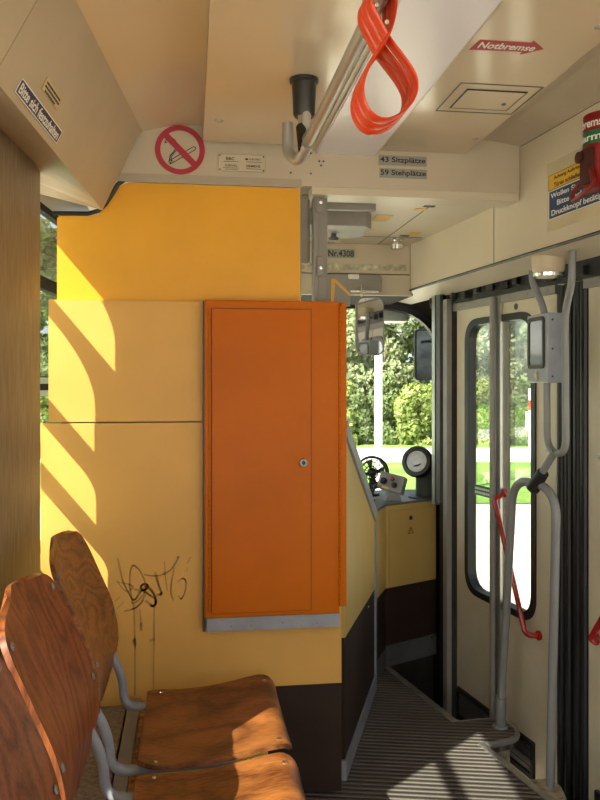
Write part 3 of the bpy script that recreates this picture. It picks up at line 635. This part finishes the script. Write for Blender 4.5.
# dashboard
def CF(a, z, h): # console face frame (a along the face, h into the console)
    return Vector((.985 + .917*a - .398*h*0 + h*(-.0), 3.917 + .458*a*1.0, z)) + Vector((-.447, .894, 0))*h
ds = empty('driver_console', (1.1, 4.1, 0), 'yellow and brown console with locked hatch under the windscreen', 'console')
body = [(.878, 3.70), (.985, 3.917), (1.30, 4.075), (1.33, 4.395), (-.3, 4.395), (-.3, 4.05), (.80, 4.05)]
MB().prism(body, .40, .818, lambda a, b_, h: (a, b_, h)).build('upper_body', ochre, ds)
MB().prism(body, .10, .3995, lambda a, b_, h: (a, b_, h)).build('lower_body', brown, ds)
MB().prism([(p[0]+.004, p[1]-.004) for p in body], .8185, .830, lambda a, b_, h: (a, b_, h), .004).build('worktop', greyd if False else mat('grey_green_top', (.16, .17, .15), .5, var=.1), ds)
MB().prism([(p[0]+.002, p[1]-.002) for p in body], 0, .10, lambda a, b_, h: (a, b_, h)).build('plinth', greyd, ds)  # darker grey chosen to paint in the shade the plinth lies in
fd = Vector((.315, .158, 0)).normalized(); f, M = frame((.985, 3.917, 0), fd, (0, 0, 1))
hp = MB().prism([(.02, .425), (.325, .425), (.325, .79), (.02, .79)], .001, .007, f, .0015).build('hatch', ochre, ds)
kb = MB().lathe([(.011, 0), (.011, .004), (.006, .006), (.004, .003), (0, .003)], f(.165, .745, .007), -Vector((fd.y*-1, fd.x, 0)) if False else Vector((fd.y, -fd.x, 0)), 14).build('lock', blackm, hp)
wt = MB(); wt.prism([(.147, .665), (.183, .665), (.165, .698)], .007, .0076, f); wt.build('warning_triangle', yelst, hp)
wt = MB(); strokes(wt, [(.147, .665), (.183, .665), (.165, .698), (.147, .665)], .003, f, .0076, .0082); strokes(wt, [(.167, .69), (.162, .68), (.168, .679), (.164, .669)], .002, f, .0076, .0082); wt.build('triangle_print', ink, hp)
MB().prism([(.0, .085), (.345, .085), (.345, .11), (.0, .11)], .001, .01, f).build('plinth_rail', greyd, ds)
for a in (.03, .17, .31): MB().lathe([(.005, 0), (.004, .003)], f(a, .098, .01), Vector((fd.y, -fd.x, 0)), 8).build('bolt', chrome, ds)
for a in (.03, .3): MB().lathe([(.005, 0), (.004, .003)], f(a, .03, .001), Vector((fd.y, -fd.x, 0)), 8).build('bolt', chrome, ds)
MB().lathe([(.007, 0), (.006, .004)], f(.24, .372, .0), Vector((fd.y, -fd.x, 0)), 10).build('bolt', chrome, ds)
MB().prism([(.985, 3.93), (1.29, 4.085), (1.29, 4.3), (.985, 4.3)], -.36, -.002, lambda a, b_, h: (a, b_, h)).build('lower_plate', darkmet, ds)  # dark colour carries the shade of the step well

# cab half partition with sloping top
pa = Vector((.549, 2.84, 0)); pb = Vector((.858, 3.66, 0)); pd = (pb-pa); L_ = pd.length; pd.normalize()
f, M = frame(pa, pd, (0, 0, 1))
cp = empty('cab_door', (pa+pb)/2, 'low yellow and brown cab door with grey sloping frame', 'cab door')
prof = [(.0, .10), (L_-.06, .10), (L_-.06, .80), (.16, 1.12), (0, 1.28)]
MB().prism([(0, .06), (L_-.02, .06), (L_-.02, .475), (0, .515)], -.012, .012, f).build('kick_panel', brown, cp)
MB().prism([(0, .515), (L_-.02, .475), (L_-.02, .80), (.0, 1.28)], -.012, .012, f).build('yellow_panel', ochre, cp)
fm = MB()
def bar(mb, P, w_, h0, h1, f):
    for a, b_ in zip(P, P[1:]):
        a, b_ = Vector(a), Vector(b_); d = (b_-a).normalized(); n_ = Vector((-d.y, d.x))*w_/2; mb.prism([tuple(a-n_-d*w_*.2), tuple(b_-n_+d*w_*.2), tuple(b_+n_+d*w_*.2), tuple(a+n_-d*w_*.2)], h0, h1, f)
bar(fm, [(.0, 1.28), (L_-.02, .82)], .055, -.02, .022, f); bar(fm, [(L_-.015, .80), (L_-.015, .02)], .035, -.02, .02, f); bar(fm, [(0, .035), (L_-.015, .035)], .07, -.02, .02, f)
fm.build('frame', greyblue, cp)
MB().tube([f(.03, .50, -.03), f(.03, .50, -.012)], .018, 12).build('latch', blackm, cp)
for a, z in ((.62, .455),): screw(f(a, z, .012), f(0, 0, 1)-f(0, 0, 0), .006, cp)

# gooseneck spotlight/loudspeaker nozzle
nz = empty('air_nozzle', (1.253, 4.1, .83), 'dark grey bent round nozzle with pale disc on the console', 'nozzle')
nb = MB(); path = fillet([(1.255, 4.12, .83), (1.255, 4.12, .97), (1.19, 4.06, 1.045)], .1, 10); nb.tube(path, .052, 24)
nb.lathe([(.09, 0), (.09, .006), (.06, .01)], (1.255, 4.12, .83)); nb.build('bent_pipe', mat('nozzle_grey', (.05, .06, .05), .5), nz)
hd = (Vector((1.19, 4.06, 1.045))-Vector((1.225, 4.09, 1.01))).normalized(); hd = Vector((-.55, -.75, .25)).normalized()
c0 = Vector((1.205, 4.07, 1.022))
MB().lathe([(.05, -.02), (.082, 0), (.085, .03), (.078, .05), (.060, .052), (.058, .03), (0, .03)], c0, hd).build('ring', rubber, nz)
MB().lathe([(.058, .030), (.056, .040), (.03, .043), (.028, .041), (0, .041)], c0, hd).build('disc', mat('pale_disc', (.55, .58, .58), .25, var=.1, scale=40), nz)
# switch box on a foot
sb = empty('switch_box', (1.04, 4.02, .83), 'small grey tilted box with three switches on the console', 'switch box')
T = Matrix.Translation((1.04, 4.03, .92)) @ Matrix.Rotation(radians(-28), 4, 'Z') @ Matrix.Rotation(radians(12), 4, 'Y') @ Matrix.Rotation(radians(-14), 4, 'X')
MB().box((-.058, -.045, -.042), (.075, .045, .048), T, .006).build('housing', greypaint, sb)
for a, c, s_, m_ in ((-.03, .0, .026, blackm), (.014, .022, .016, red), (.03, -.008, .022, blackm)):
    MB().lathe([(s_*.7, 0), (s_*.65, .012), (s_*.4, .02)], T @ Vector((a, -.045, c)), (T.to_3x3() @ Vector((0, -1, 0)))).build('switch', m_, sb)
MB().box((-.03, -.047, -.036), (.005, -.045, -.026), T).build('sticker', yelst, sb)
MB().prism([(-.035, 0), (.05, 0), (.03, .055), (-.015, .055)], -.025, .025, lambda a, b_, h: (1.045+a, 4.04+h, .829+b_)).build('foot', greypaint, sb)
# fan
fn = empty('desk_fan', (.98, 4.25, .83), 'small black wire cage fan behind the switch box', 'fan')
fc = Vector((.985, 4.22, .955)); fax = Vector((-.35, -.93, .1)).normalized()
q = fax.to_track_quat('Z', 'Y').to_matrix()
cg = MB()
for R_, off in ((.088, 0), (.082, .02), (.06, .03), (.036, .034), (.088, -.02), (.07, -.04)):
    cg.tube([fc + q @ Vector((R_*cos(2*pi*k/32), R_*sin(2*pi*k/32), off)) for k in range(32)], .003 if R_ < .08 else .0045, 6, closed=True)
for k in range(16):
    a = 2*pi*k/16; cg.tube([fc + q @ Vector((r_*cos(a), r_*sin(a), o_)) for r_, o_ in ((.088, 0), (.07, .027), (.02, .034))], .0022, 5)
cg.build('cage', blackm, fn)
bd = MB()
for k in range(4):
    a = k*pi/2+.3; b = bmesh.new(); vs = [b.verts.new(fc + q @ Vector((r_*cos(a+d_), r_*sin(a+d_), z_))) for r_, d_, z_ in ((.015, -.3, .0), (.07, -.35, .012), (.075, .2, -.004), (.015, .4, -.008))]
    b.faces.new(vs); bmesh.ops.solidify(b, geom=list(b.faces), thickness=.002); bd._add(b)
bd.build('blade', greyd, fn); MB().lathe([(.025, -.05), (.028, -.02), (.025, .01), (.01, .02)], fc, fax).build('motor', blackm, fn)
MB().tube([fc+Vector((0, .02, -.03)), (fc.x, fc.y+.02, .84)], .012, 10).lathe([(.05, 0), (.045, .012), (.01, .018)], (fc.x, fc.y+.02, .829)).build('stand', blackm, fn)
lv = empty('control_lever', (.93, 4.0, .83), 'black lever with a red knob beside cab door frame', 'lever')
MB().tube([(.935, 4.02, .83), (.94, 4.01, .88), (.955, 4.0, .92)], .008, 8).build('shaft', blackm, lv); MB().lathe([(.0, -.012), (.012, -.006), (.012, .006), (0, .012)], (.925, 3.95, .845)).build('knob', red, lv)
# mirrors
im = empty('cab_mirror', (.86, 3.72, 1.58), 'tall rounded interior mirror hanging above the cabinet in cab', 'mirror')
fr_n = Vector((.30, -1, -.02)).normalized(); rt = Vector((1, .12, 0)).normalized(); f, M = frame((.856, 3.70, 1.718), rt, (0, 0, 1))
MB().prism(rrect(-.072, -.142, .072, .142, .045), -.022, 0, f, .006).build('housing', postg, im)
MB().prism(rrect(-.064, -.134, .064, .134, .04), .0002, .0014, f).build('mirror_glass', mirrorm, im)
MB().tube(fillet([(.86, 3.73, 1.80), (.84, 3.80, 1.80), (.84, 3.83, 1.93)], .03), .006, 8).build('arm', chrome, im)
omm = mat('dark_mirror', (.13, .135, .14), .08, 1, var=.3, scale=9)
om = empty('outside_mirror', (1.47, 4.8, 1.46), 'dark rounded outside mirror seen through the windscreen', 'mirror')
f, M = frame((1.475, 4.8, 1.62), (1, .12, 0), (0, 0, 1))
MB().prism(rrect(-.08, -.160, .08, .160, .025), -.03, 0, f, .005).build('housing', rubber, om)
MB().prism(rrect(-.072, -.150, .072, .150, .02), .0002, .0012, f).build('mirror_glass', omm, om)
MB().tube([(1.475, 4.815, 1.70), (1.62, 4.75, 1.72), (1.64, 4.45, 1.72)], .010, 8).build('arm', blackm, om)

# ------------------------------------------------------------------ signs on the right
hr = Vector((.098, -1, 0)).normalized()
def HP(v, z): return Vector((RH(v)-.001, v, z))
sign('door_notice', 'blue sticker reading Wollen Sie aussteigen above the doors', 'sticker', HP(2.40, 2.055), hr, (0, 0, 1), .355, .098, bluest,
     [('Wollen Sie aussteigen', 0, .028, .33, .022, white), ('Bitte rechtzeitig', 0, -.001, .25, .024, white), ('Druckknopf betätigen', .0, -.031, .32, .025, white)], (white, .003))
sign('door_notice', 'orange yellow sticker reading Achtung Auftritte above the blue one', 'sticker', HP(2.40, 2.132), hr, (0, 0, 1), .355, .052, yelst,
     [('Achtung Auftritte', -.065, .011, .16, .015, ink), ('Türen schließen automatisch', 0.0, -.012, .29, .015, ink)], (ink, .0012))
tag(MB().prism([(-.19, -.115), (.19, -.115), (.19, .12), (-.19, .12)], 0, .0006, frame(HP(2.40, 2.082), hr, (0, 0, 1))[0]).build('faded_backing', paleyel), 'pale yellowed film behind the door notices', 'film')
redd = mat('brake_red', (.26, .010, .009), .35)
eb = empty('emergency_brake', (RH(2.3)-.02, 2.28, 2.05), 'red emergency brake housing with a handle at the right edge', 'emergency brake')
f, M = frame((RH(2.28), 2.275, 2.143), hr, (0, 0, 1))
n_ = 12; hw = .075
arc = [(-hw+2*hw*k/n_, .012+.045*sin(pi*k/n_)) for k in range(n_+1)]
MB().prism([(-hw, 0)]+arc+[(hw, 0)], -.105, .125, lambda a, b_, h: f(a, h, b_), .002).build('housing', redd, eb)
fa = lambda a, b_, h: f(a, b_, .0125+.045*sin(pi*min(max((a+hw)/(2*hw), 0), 1))+h)
def bent(mb, x0, x1, y0, y1, h):
    N = 8
    for k in range(N):
        a0, a1 = x0+(x1-x0)*k/N, x0+(x1-x0)*(k+1)/N; mb.prism([(a0, y0), (a1, y0), (a1, y1), (a0, y1)], 0, h, fa)
gb = MB(); bent(gb, -.074, .074, .03, .07, .0015); gb.build('green_band', green, eb)
def bent_text(s, x0, w_, cy, h_, m):
    o = lettering(s, m, eb, Matrix(), 0, cy, w_, h_, 0); me = o.data; off = eb.location
    for v in me.vertices:
        a = v.co.x+off.x+x0; b_ = v.co.y+off.y; hh = .0022 if v.co.z+off.z > .0001 else .0014
        v.co = fa(a, b_, hh)-off
bent_text('Notbremse', .0, .135, .093, .026, white); bent_text('Alarm', .0, .10, .05, .022, white)
MB().box((-.03, -.09, .03), (.03, .02, .062), M, .006).lathe([(.018, 0), (.018, .01), (.008, .012)], f(-.03, .0, .056), f(0, 0, 1)-f(0, 0, 0)).build('mechanism', mat('dark_red', (.06, .010, .010), .4), eb)
MB().tube(fillet([f(.0, -.06, .05), f(-.075, -.095, .055), f(-.07, -.128, .06), f(.06, -.105, .07), f(.03, -.05, .06)], .03), .007, 10).build('pull_handle', mat('brake_handle_red', (.22, .01, .008), .35), eb)
# arrow on ceiling panel
f, M = frame((.772, 1.865, 2.2795), (1, 0, 0), (0, -1, 0))
ar = empty('arrow_sticker', (.772, 1.865, 2.279), 'red arrow sticker with white word Notbremse on ceiling panel', 'sticker')
Ma = Matrix.Rotation(radians(1), 4, 'Z')
MB().prism([(-.082, -.028), (.055, -.022), (.055, -.040), (.100, .0), (.055, .042), (.055, .030), (-.075, .028)], 0, .001, f).build('arrow', redstick, ar)
lettering('Notbremse', white, ar, M, .005, .003, .145, .034, .0012)

# ------------------------------------------------------------------ hand rail and straps
satin = mat('satin_tube', (.42, .41, .38), .32, .45, var=.01)
hrail = empty('ceiling_handrail', (.31, 1.5, 2.05), 'polished steel handrail along the ceiling left of the lamp', 'handrail')
MB().tube(fillet([(.312, 2.13, 2.19), (.312, 2.125, 2.12), (.312, 2.08, 2.088), (.312, 1.9, 2.088), (.312, -2.2, 2.088)], .035), .0145, 20).build('tube', satin, hrail)
MB().tube(fillet([(.272, 2.20, 2.175), (.272, 2.20, 2.09), (.298, 2.165, 2.060), (.312, 2.085, 2.085)], .045, 8), .0165, 16).build('end_bend', satin, hrail)
MB().lathe([(.04, 0), (.04, -.010), (.034, -.014), (.032, -.05), (.030, -.098), (.026, -.105)], (.31, 2.145, 2.281)).build('ceiling_socket', blackm, hrail)
MB().lathe([(.017, 0), (.017, .05)], (.309, 2.137, 2.14)).build('socket_pin', alum, hrail)
MB().tube([(.306, 2.10, 2.075), (.305, 2.135, 2.145)], .019, 12).build('collar', darkmet, hrail)
# three strap loops on one clamp
clp = MB().box((.298, 1.235, 2.098), (.345, 1.33, 2.135), bev=.006); tag(clp.build('strap_clamp', blackm), 'black clamp on handrail holding the red straps', 'clamp')
def strap(v0, du, dz, yaw, lab):
    e = empty('hanging_strap', (.327+du, v0, 1.87+dz), lab, 'strap', 'orange red hanging straps')
    r_ = Vector((cos(yaw), sin(yaw), 0)); side = Vector((-sin(yaw), cos(yaw), 0))
    def P(a, z, y=0): return Vector((.327+du, v0, z+dz)) + r_*a + side*y
    left = [P(-.004, 2.115), P(-.024, 2.104), P(-.040, 2.082), P(-.038, 2.058), P(-.026, 2.036), P(-.008, 2.010, .003)]
    loop = [P(.014, 1.985, .003), P(.032, 1.960), P(.040, 1.938), P(.034, 1.912), P(.010, 1.885), P(-.018, 1.875), P(-.041, 1.885), P(-.053, 1.910), P(-.050, 1.940), P(-.034, 1.975, -.003), P(-.012, 2.008, -.003), P(.000, 2.040), P(.004, 2.075), P(.002, 2.112)]
    pts = []; src = left+loop
    for i in range(len(src)-1):   # Catmull-Rom
        p0, p1, p2, p3 = src[max(i-1, 0)], src[i], src[i+1], src[min(i+2, len(src)-1)]
        for k in range(5):
            t = k/5; pts.append(.5*((2*p1)+(-p0+p2)*t+(2*p0-5*p1+4*p2-p3)*t*t+(-p0+3*p1-3*p2+p3)*t**3))
    pts.append(src[-1])
    MB().tube(pts, .01, 12, flat=(.0125, .0030, tuple(side))).build('band', strapm, e)
    rv = MB()
    for z in (2.055, 2.03): rv.lathe([(.004, 0), (.003, .002)], P(-.032+(2.055-z)*.7, z, -.0125), -side, 8)
    rv.build('rivet', platel, e)
strap(1.255, .0, .0, .12, 'orange red hanging strap, frontmost and highest of the three loops')
strap(1.288, .0, .0, .12, 'orange red hanging strap, middle of the three loops')
strap(1.320, .0, .0, .12, 'orange red hanging strap, rearmost and lowest of the three loops')

# ------------------------------------------------------------------ grab poles at the door
gp_ = empty('hoop_grab_pole', (1.3, 2.95, 0), 'grey hoop shaped grab pole standing on the step edge', 'grab pole')
hp_ = fillet([(1.291, 3.173, 0), (1.253, 2.93, 1.03), (1.270, 2.80, 1.085), (1.302, 2.69, 1.03), (1.306, 2.742, -.04)], [0, .09, .05, .09, 0], 10)
hp_ = fillet([(1.291, 3.173, 0), (1.250, 2.94, 1.075), (1.300, 2.675, 1.065), (1.308, 2.742, -.04)], [0, .11, .11, 0], 12)
MB().tube(hp_, .0165, 16).build('hoop', greypaint, gp_)
MB().tube([(1.291, 3.173, -.005), (1.2855, 3.142, .14)], .0215, 16).lathe([(.032, 0), (.030, .008), (.02, .012)], (1.291, 3.173, 0)).build('foot_sleeve', greypaint, gp_)
MB().prism([(1.23, 2.62), (1.33, 2.66), (1.35, 2.74), (1.33, 2.80), (1.215, 2.80)], -.07, -.03, lambda a, b_, h: (a, b_, h), .006).build('foot_plate', dirtw, gp_)
yp = empty('forked_grab_pole', (1.3, 2.7, 1.07), 'grey forked grab pole rising from hoop to door soffit', 'grab pole')
MB().tube([(1.272, 2.775, 1.085), (1.302, 2.69, 1.20)], .0135, 14).build('stem', greypaint, yp)
yt = fillet([(1.278, 2.83, 1.87), (1.278, 2.83, 1.83), (1.301, 2.757, 1.70), (1.301, 2.752, 1.20), (1.309, 2.622, 1.19), (1.309, 2.628, 1.70), (1.300, 2.56, 1.79), (1.300, 2.555, 1.90)], [0, .04, .08, .065, .065, .05, .04, 0], 8)
MB().tube(yt, .0128, 14).build('fork_tube', greypaint, yp)
jc = MB().tube([(1.266, 2.80, 1.052), (1.282, 2.745, 1.118)], [.026, .022], 14); jc.build('joint_clamp', blackm, yp)
br = empty('pole_socket', (1.30, 2.76, 1.84), 'round cream socket cap under the soffit above ticket box', 'socket')
MB().lathe([(.0, 0), (.05, .0), (.058, .012), (.060, .068)], (1.298, 2.735, 1.846), n=32).build('cap', cream, br); MB().lathe([(.056, -.012), (.058, 0)], (1.298, 2.735, 1.846), n=32).build('lower_ring', chrome, br)
# box on the pole
tb = empty('ticket_canceller', (1.30, 2.77, 1.44), 'grey box with dark glass window and button mounted on the forked pole', 'ticket box')
MB().box((1.272, 2.690, 1.447), (1.334, 2.860, 1.700), bev=.004).build('housing', greyblue, tb)
fb = lambda a, b_, h: (1.272-h, 2.86-a, 1.447+b_)
MB().ring(rrect(.012, .052, .150, .243, .022), rrect(.026, .066, .136, .229, .014), 0, .005, fb).build('window_gasket', rubber, tb)
MB().prism(rrect(.024, .064, .138, .231, .014), 0, .002, fb).build('display', screenm, tb)
MB().lathe([(.016, 0), (.016, .004), (.011, .004), (.010, .007), (0, .007)], fb(.085, .028, 0), (-1, 0, 0)).build('button', platel, tb)
for z in (1.47, 1.57, 1.675): screw((1.292, 2.690, z), (0, -1, 0), .0035, tb, blackm)

# ------------------------------------------------------------------ seats
def curve_pts():  # profile of the pan: (u, z) from back to front
    return [(-.135, .448), (-.06, .441), (.05, .446), (.14, .460), (.21, .474), (.25, .474), (.272, .458), (.278, .436)]
def sheet(grid_f, nu, nv, th, inside=None):
    b = bmesh.new(); G = [[b.verts.new(grid_f(i/nu, j/nv)) for j in range(nv+1)] for i in range(nu+1)]
    for i in range(nu):
        for j in range(nv): b.faces.new((G[i][j], G[i+1][j], G[i+1][j+1], G[i][j+1]))
    bmesh.ops.recalc_face_normals(b, faces=b.faces); bmesh.ops.solidify(b, geom=list(b.faces), thickness=th)
    for f_ in b.faces: f_.smooth = True
    mb = MB(); mb._add(b); return mb
def interp(P, t):
    d = [0]
    for a, c in zip(P, P[1:]): d.append(d[-1]+math.hypot(a[0]-c[0], a[1]-c[1]))
    s = t*d[-1]
    for i in range(len(P)-1):
        if s <= d[i+1]+1e-9: k = (s-d[i])/(d[i+1]-d[i]); return (P[i][0]*(1-k)+P[i+1][0]*k, P[i][1]*(1-k)+P[i+1][1]*k)
    return P[-1]
def catm(P, n=5):
    out = []
    for i in range(len(P)-1):
        p0, p1, p2, p3 = [Vector(q) for q in (P[max(i-1, 0)], P[i], P[i+1], P[min(i+2, len(P)-1)])]
        for k in range(n):
            t = k/n; out.append(tuple(.5*((2*p1)+(-p0+p2)*t+(2*p0-5*p1+4*p2-p3)*t*t+(-p0+3*p1-3*p2+p3)*t**3)))
    out.append(P[-1]); return out
PAN = catm(curve_pts())
# backrest: half-widths by height t (0 bottom .. 1 top) and lean
BW = [(0, .10), (.03, .12), (.20, .245), (.25, .262), (.82, .264), (.90, .250), (.95, .215), (.985, .15), (1, .08)]
BL = catm([(-.285, .49), (-.264, .56), (-.252, .63), (-.268, .73), (-.312, .84), (-.352, .93), (-.388, 1.005)])
def bw(t):
    for a, c in zip(BW, BW[1:]):
        if t <= c[0]: k = (t-a[0])/(c[0]-a[0]); return a[1]*(1-k)+c[1]*k
    return BW[-1][1]
def make_seat(vc, label, bm_, lean):
    e = empty('tram_seat', (.05, vc, 0), label, 'seat', 'wooden shell seats along the left side')
    hw = .255
    def pan(s, t):
        x, z = interp(PAN, s); k = 2*t-1; w_ = hw
        if s > .82: q_ = (s-.82)/.18; w_ = hw-.055*q_**2
        if s < .08: w_ = hw-.02*(1-s/.08)
        z2 = z + .010*abs(k)**3
        return Vector((x, vc+k*w_, z2))
    p = sheet(pan, 30, 16, .013).build('seat', wood_seat, e)
    def back(s, t):
        x, z = interp(BL, s); k = 2*t-1
        return Vector((x + .018*(1-k*k)*-1 + .012, vc+k*bw(s), z))
    bo = sheet(back, 44, 14, .012).build('backrest', bm_, e)
    for k in (-1, 1):
        pts = fillet([(.12, vc+k*.19, .42), (-.208, vc+k*.21, .42), (-.212, vc+k*.215, .52), (-.268, vc+k*.215, .63), (-.325, vc+k*.20, .82)], .07, 6)
        MB().tube(pts, .0135, 12).build('tube_frame', greyblue, e)
        x, z = interp(BL, .42); x2, z2 = interp(BL, .88)
        screw((x+.0235, vc+k*.238, z), (1, 0, .3), .009, bo, greypaint); screw((x2+.0235, vc+k*.225, z2), (1, 0, .35), .009, bo, greypaint)
        screw((.24, vc+k*.21, .480), (0.0, 0, 1), .008, p); screw((-.09, vc+k*.235, .450), (0, 0, 1), .007, p)
    MB().tube([(.06, vc-.19, .42), (.06, vc+.19, .42)], .012, 10).build('cross_tube', greyblue, e)
    MB().tube(fillet([(.06, vc, .42), (.06, vc, .10), (.04, vc, .012)], .03), .022, 12).lathe([(.06, 0), (.055, .01), (.025, .014)], (.04, vc, .001)).build('pedestal', greyblue, e)
    return e
make_seat(2.345, 'varnished plywood shell seat nearest yellow partition, sunlit front corner', wood_back2, 0)
make_seat(1.79, 'varnished plywood shell seat in the middle, large reddish backrest', wood_back, 0)
make_seat(1.235, 'varnished plywood shell seat cut off at the lower left corner of view', wood_back, 0)
hb = empty('heater_ledge', (-.4, 1.5, 0), 'dirty low ledge with cream side along the wall behind seats', 'ledge')
lb = lambda v: LW(v)+.005
b = bmesh.new(); rows = []
for v in (-1.0, 0.02, 1.3, 2.745): rows.append([b.verts.new(p) for p in ((lb(v), v, 0.002), (-.215, v, 0.002), (-.215, v, .35), (lb(v), v, .35))])
for A, B in zip(rows, rows[1:]):
    for k in range(4): b.faces.new((A[k], A[(k+1) % 4], B[(k+1) % 4], B[k]))
b.faces.new(rows[0]); b.faces.new(rows[-1]); bmesh.ops.recalc_face_normals(b, faces=b.faces); mb = MB(); mb._add(b); mb.build('body', rust, hb)
MB().box((-.205, 2.10, .352), (-.165, 2.74, .372), bev=.003).build('grey_rail', greypaint, hb)
MB().box((-.162, .3, .20), (-.150, 2.74, .362)).build('rusty_strip', mat('rusty_orange', (.50, .22, .05), .8, var=.4, scale=40, col2=(.1, .06, .03)), hb)
# cream ledge strip under the window
sl2 = MB(); b = bmesh.new(); rows = []
for v in (0.02, 1.3, 2.74): rows.append([b.verts.new(p) for p in ((LW(v)+.004, v, .352), (-.43+.03*(v-2.7), v, .352), (LW(v)+.03, v, .80), (LW(v)+.004, v, .83))])
for A, B in zip(rows, rows[1:]):
    for k in range(4): b.faces.new((A[k], A[(k+1) % 4], B[(k+1) % 4], B[k]))
b.faces.new(rows[0]); b.faces.new(rows[-1]); bmesh.ops.recalc_face_normals(b, faces=b.faces); sl2._add(b); sl2.build('wall_lining', cream, hb)

# ------------------------------------------------------------------ outside
GZ = -.90
def ground(nm, d0, d1, m, z, lab=None):   # strips parallel to the hedge, depth measured along the camera heading
    a = radians(7.93); fw = Vector((sin(a), cos(a), 0)); rt_ = Vector((cos(a), -sin(a), 0))
    mb = MB(); b = bmesh.new(); vs = [b.verts.new(fw*d + rt_*x + Vector((0, 0, z))) for d, x in ((d0, -60), (d0, 80), (d1, 80), (d1, -60))]; b.faces.new(vs); mb._add(b)
    return struct(mb.build(nm, m))
ground('ground', -40, 60, paving, GZ)
ground('grass_verge', 15.2, 23.0, grass, GZ+.02); ground('path', 23.0, 28, road, GZ+.015); ground('grass_verge', 28, 60, grass, GZ+.02)
def crown_mesh(nm, n, seed, lw, m, sx, sy, sz, low=0.0, blobs=40):
    rnd = random.Random(seed); b = bmesh.new()
    cl_ = [(Vector((rnd.uniform(-.8, .8)*sx, rnd.uniform(-.5, .5)*sy, (low+rnd.random()*(.86-low))*sz)), rnd.uniform(.30, .5)*sx) for _ in range(blobs)]
    for k in range(n):
        c, R_ = rnd.choice(cl_); d = Vector((rnd.gauss(0, 1), rnd.gauss(0, 1), rnd.gauss(0, 1))).normalized(); p = c + d*R_*(rnd.random()**.3)
        p.x = max(-sx, min(sx, p.x)); p.y = max(-sy, min(sy, p.y)); p.z = max(.02, p.z); nrm = (d + Vector((rnd.gauss(0, .6), rnd.gauss(0, .6), rnd.gauss(0, .6)))).normalized()
        a = nrm.orthogonal().normalized(); c2 = nrm.cross(a); th = rnd.random()*6.3; a, c2 = a*cos(th)+c2*sin(th), c2*cos(th)-a*sin(th); s_ = lw*rnd.uniform(.6, 1.3)
        b.faces.new([b.verts.new(p + a*s_), b.verts.new(p + c2*s_*.55), b.verts.new(p - a*s_), b.verts.new(p - c2*s_*.55)])
    me = bpy.data.meshes.new(nm); b.to_mesh(me); b.free(); me.materials.append(m); return me
trunk_me = None
def trunk_mesh():
    mb = MB(); mb.tube([(0, 0, 0), (.05, 0, .8), (0, .05, 1.8), (.1, 0, 3.2)], [.16, .13, .10, .05], 8)
    for a in range(4): mb.tube([(0, .03, 1.4), (cos(a*1.6)*.7, sin(a*1.6)*.6, 2.4), (cos(a*1.6)*1.1, sin(a*1.6)*1.0, 3.4)], [.07, .05, .02], 6)
    me = bpy.data.meshes.new('trunk'); mb.bm.to_mesh(me); mb.bm.free(); me.materials.append(bark); return me
trunk_me = trunk_mesh()
shr = [crown_mesh('shrub_foliage', 9000, 21+k, .10, m_, 1.0, .7, 2.2+.3*k, 0, 22) for k, m_ in enumerate((leaf_b, leaf_b, leaf_c))]
tre = [crown_mesh('tree_crown', 30000, 41+k, .13, m_, 1.7, 1.3, 8.4+.5*k, .04, 52) for k, m_ in enumerate((leaf_a, leaf_c, leaf_a))]
aa = radians(7.93); fw = Vector((sin(aa), cos(aa), 0)); rt_ = Vector((cos(aa), -sin(aa), 0))
def out(x, d): return fw*d + rt_*x + Vector((0, 0, GZ))
def plant(nm, pos, cm, sc, lab, cat, grp, tr):
    e = empty(nm, pos, lab, cat, grp)
    o = bpy.data.objects.new('crown' if tr else 'foliage', cm); COL.objects.link(o); o.parent = e; o.scale = sc; 
    if tr: o.location = (0, 0, .6)
    t = bpy.data.objects.new('trunk' if tr else 'stem', trunk_me); COL.objects.link(t); t.parent = e; t.scale = (1, 1, 1.2) if tr else (.3, .3, .3)
random.seed(5)
def where(x): return 'left of the tram front' if x < -4.9 else 'hidden behind the cabinet side' if x < 1.6 else 'seen through the windscreen' if x < 5.6 else 'seen through the folding door windows' if x < 10.5 else 'right of the folding door'
xs = [-11.6, -9.8, -8.0, -6.2, -4.4, -2.6, -.8, 1.0, 2.75, 4.5, 6.25, 8.0, 9.75, 11.5, 13.2]
for k, x in enumerate(xs):
    plant('shrub', out(x, 29.2+random.uniform(-.3, .4)), shr[k % 3], (1, 1, 1), ['leafy bright green shrub ', 'bushy bright green shrub ', 'darker green shrub '][k % 3] + where(x), 'shrub', 'shrubs behind the path outside', False)
xt = [-13.6, -10.8, -8.0, -5.2, -2.4, .4, 3.2, 6.0, 8.8, 11.6, 14.4]
for k, x in enumerate(xt):
    plant('tree', out(x, 32.5+random.uniform(-.5, .8)), tre[k % 3], (1, 1, 1), ['tall pale olive tree ', 'tall mid green tree ', 'tall broad olive tree '][k % 3] + where(x), 'tree', 'trees behind the shrubs outside', True)
mp_ = empty('white_mast', out(1.49, 15), 'white mast standing outside in front of windscreen', 'mast')
MB().lathe([(.075, 0), (.075, 4.6), (.06, 7.5), (0, 7.52)], out(1.49, 15)).build('pole', polew, mp_); MB().lathe([(.14, 0), (.14, .06), (.08, .09)], out(1.49, 15)).build('base', polew, mp_)
sp = empty('stop_marker', out(7.0, 24), 'distant thin red and white marker post seen through right door', 'marker post')
MB().lathe([(.05, 0), (.05, 1.5)], out(7.0, 24)).build('post', polew, sp)
b = out(7.0, 24); MB().box((b.x-.14, b.y-.03, GZ+.9), (b.x+.14, b.y+.03, GZ+1.45)).build('board', polew, sp)
MB().lathe([(.06, 0), (.06, .3)], b+Vector((0, 0, 1.5))).build('red_band', red, sp); MB().lathe([(.06, 0), (.06, .35)], b+Vector((0, 0, 1.8))).build('white_band', polew, sp)
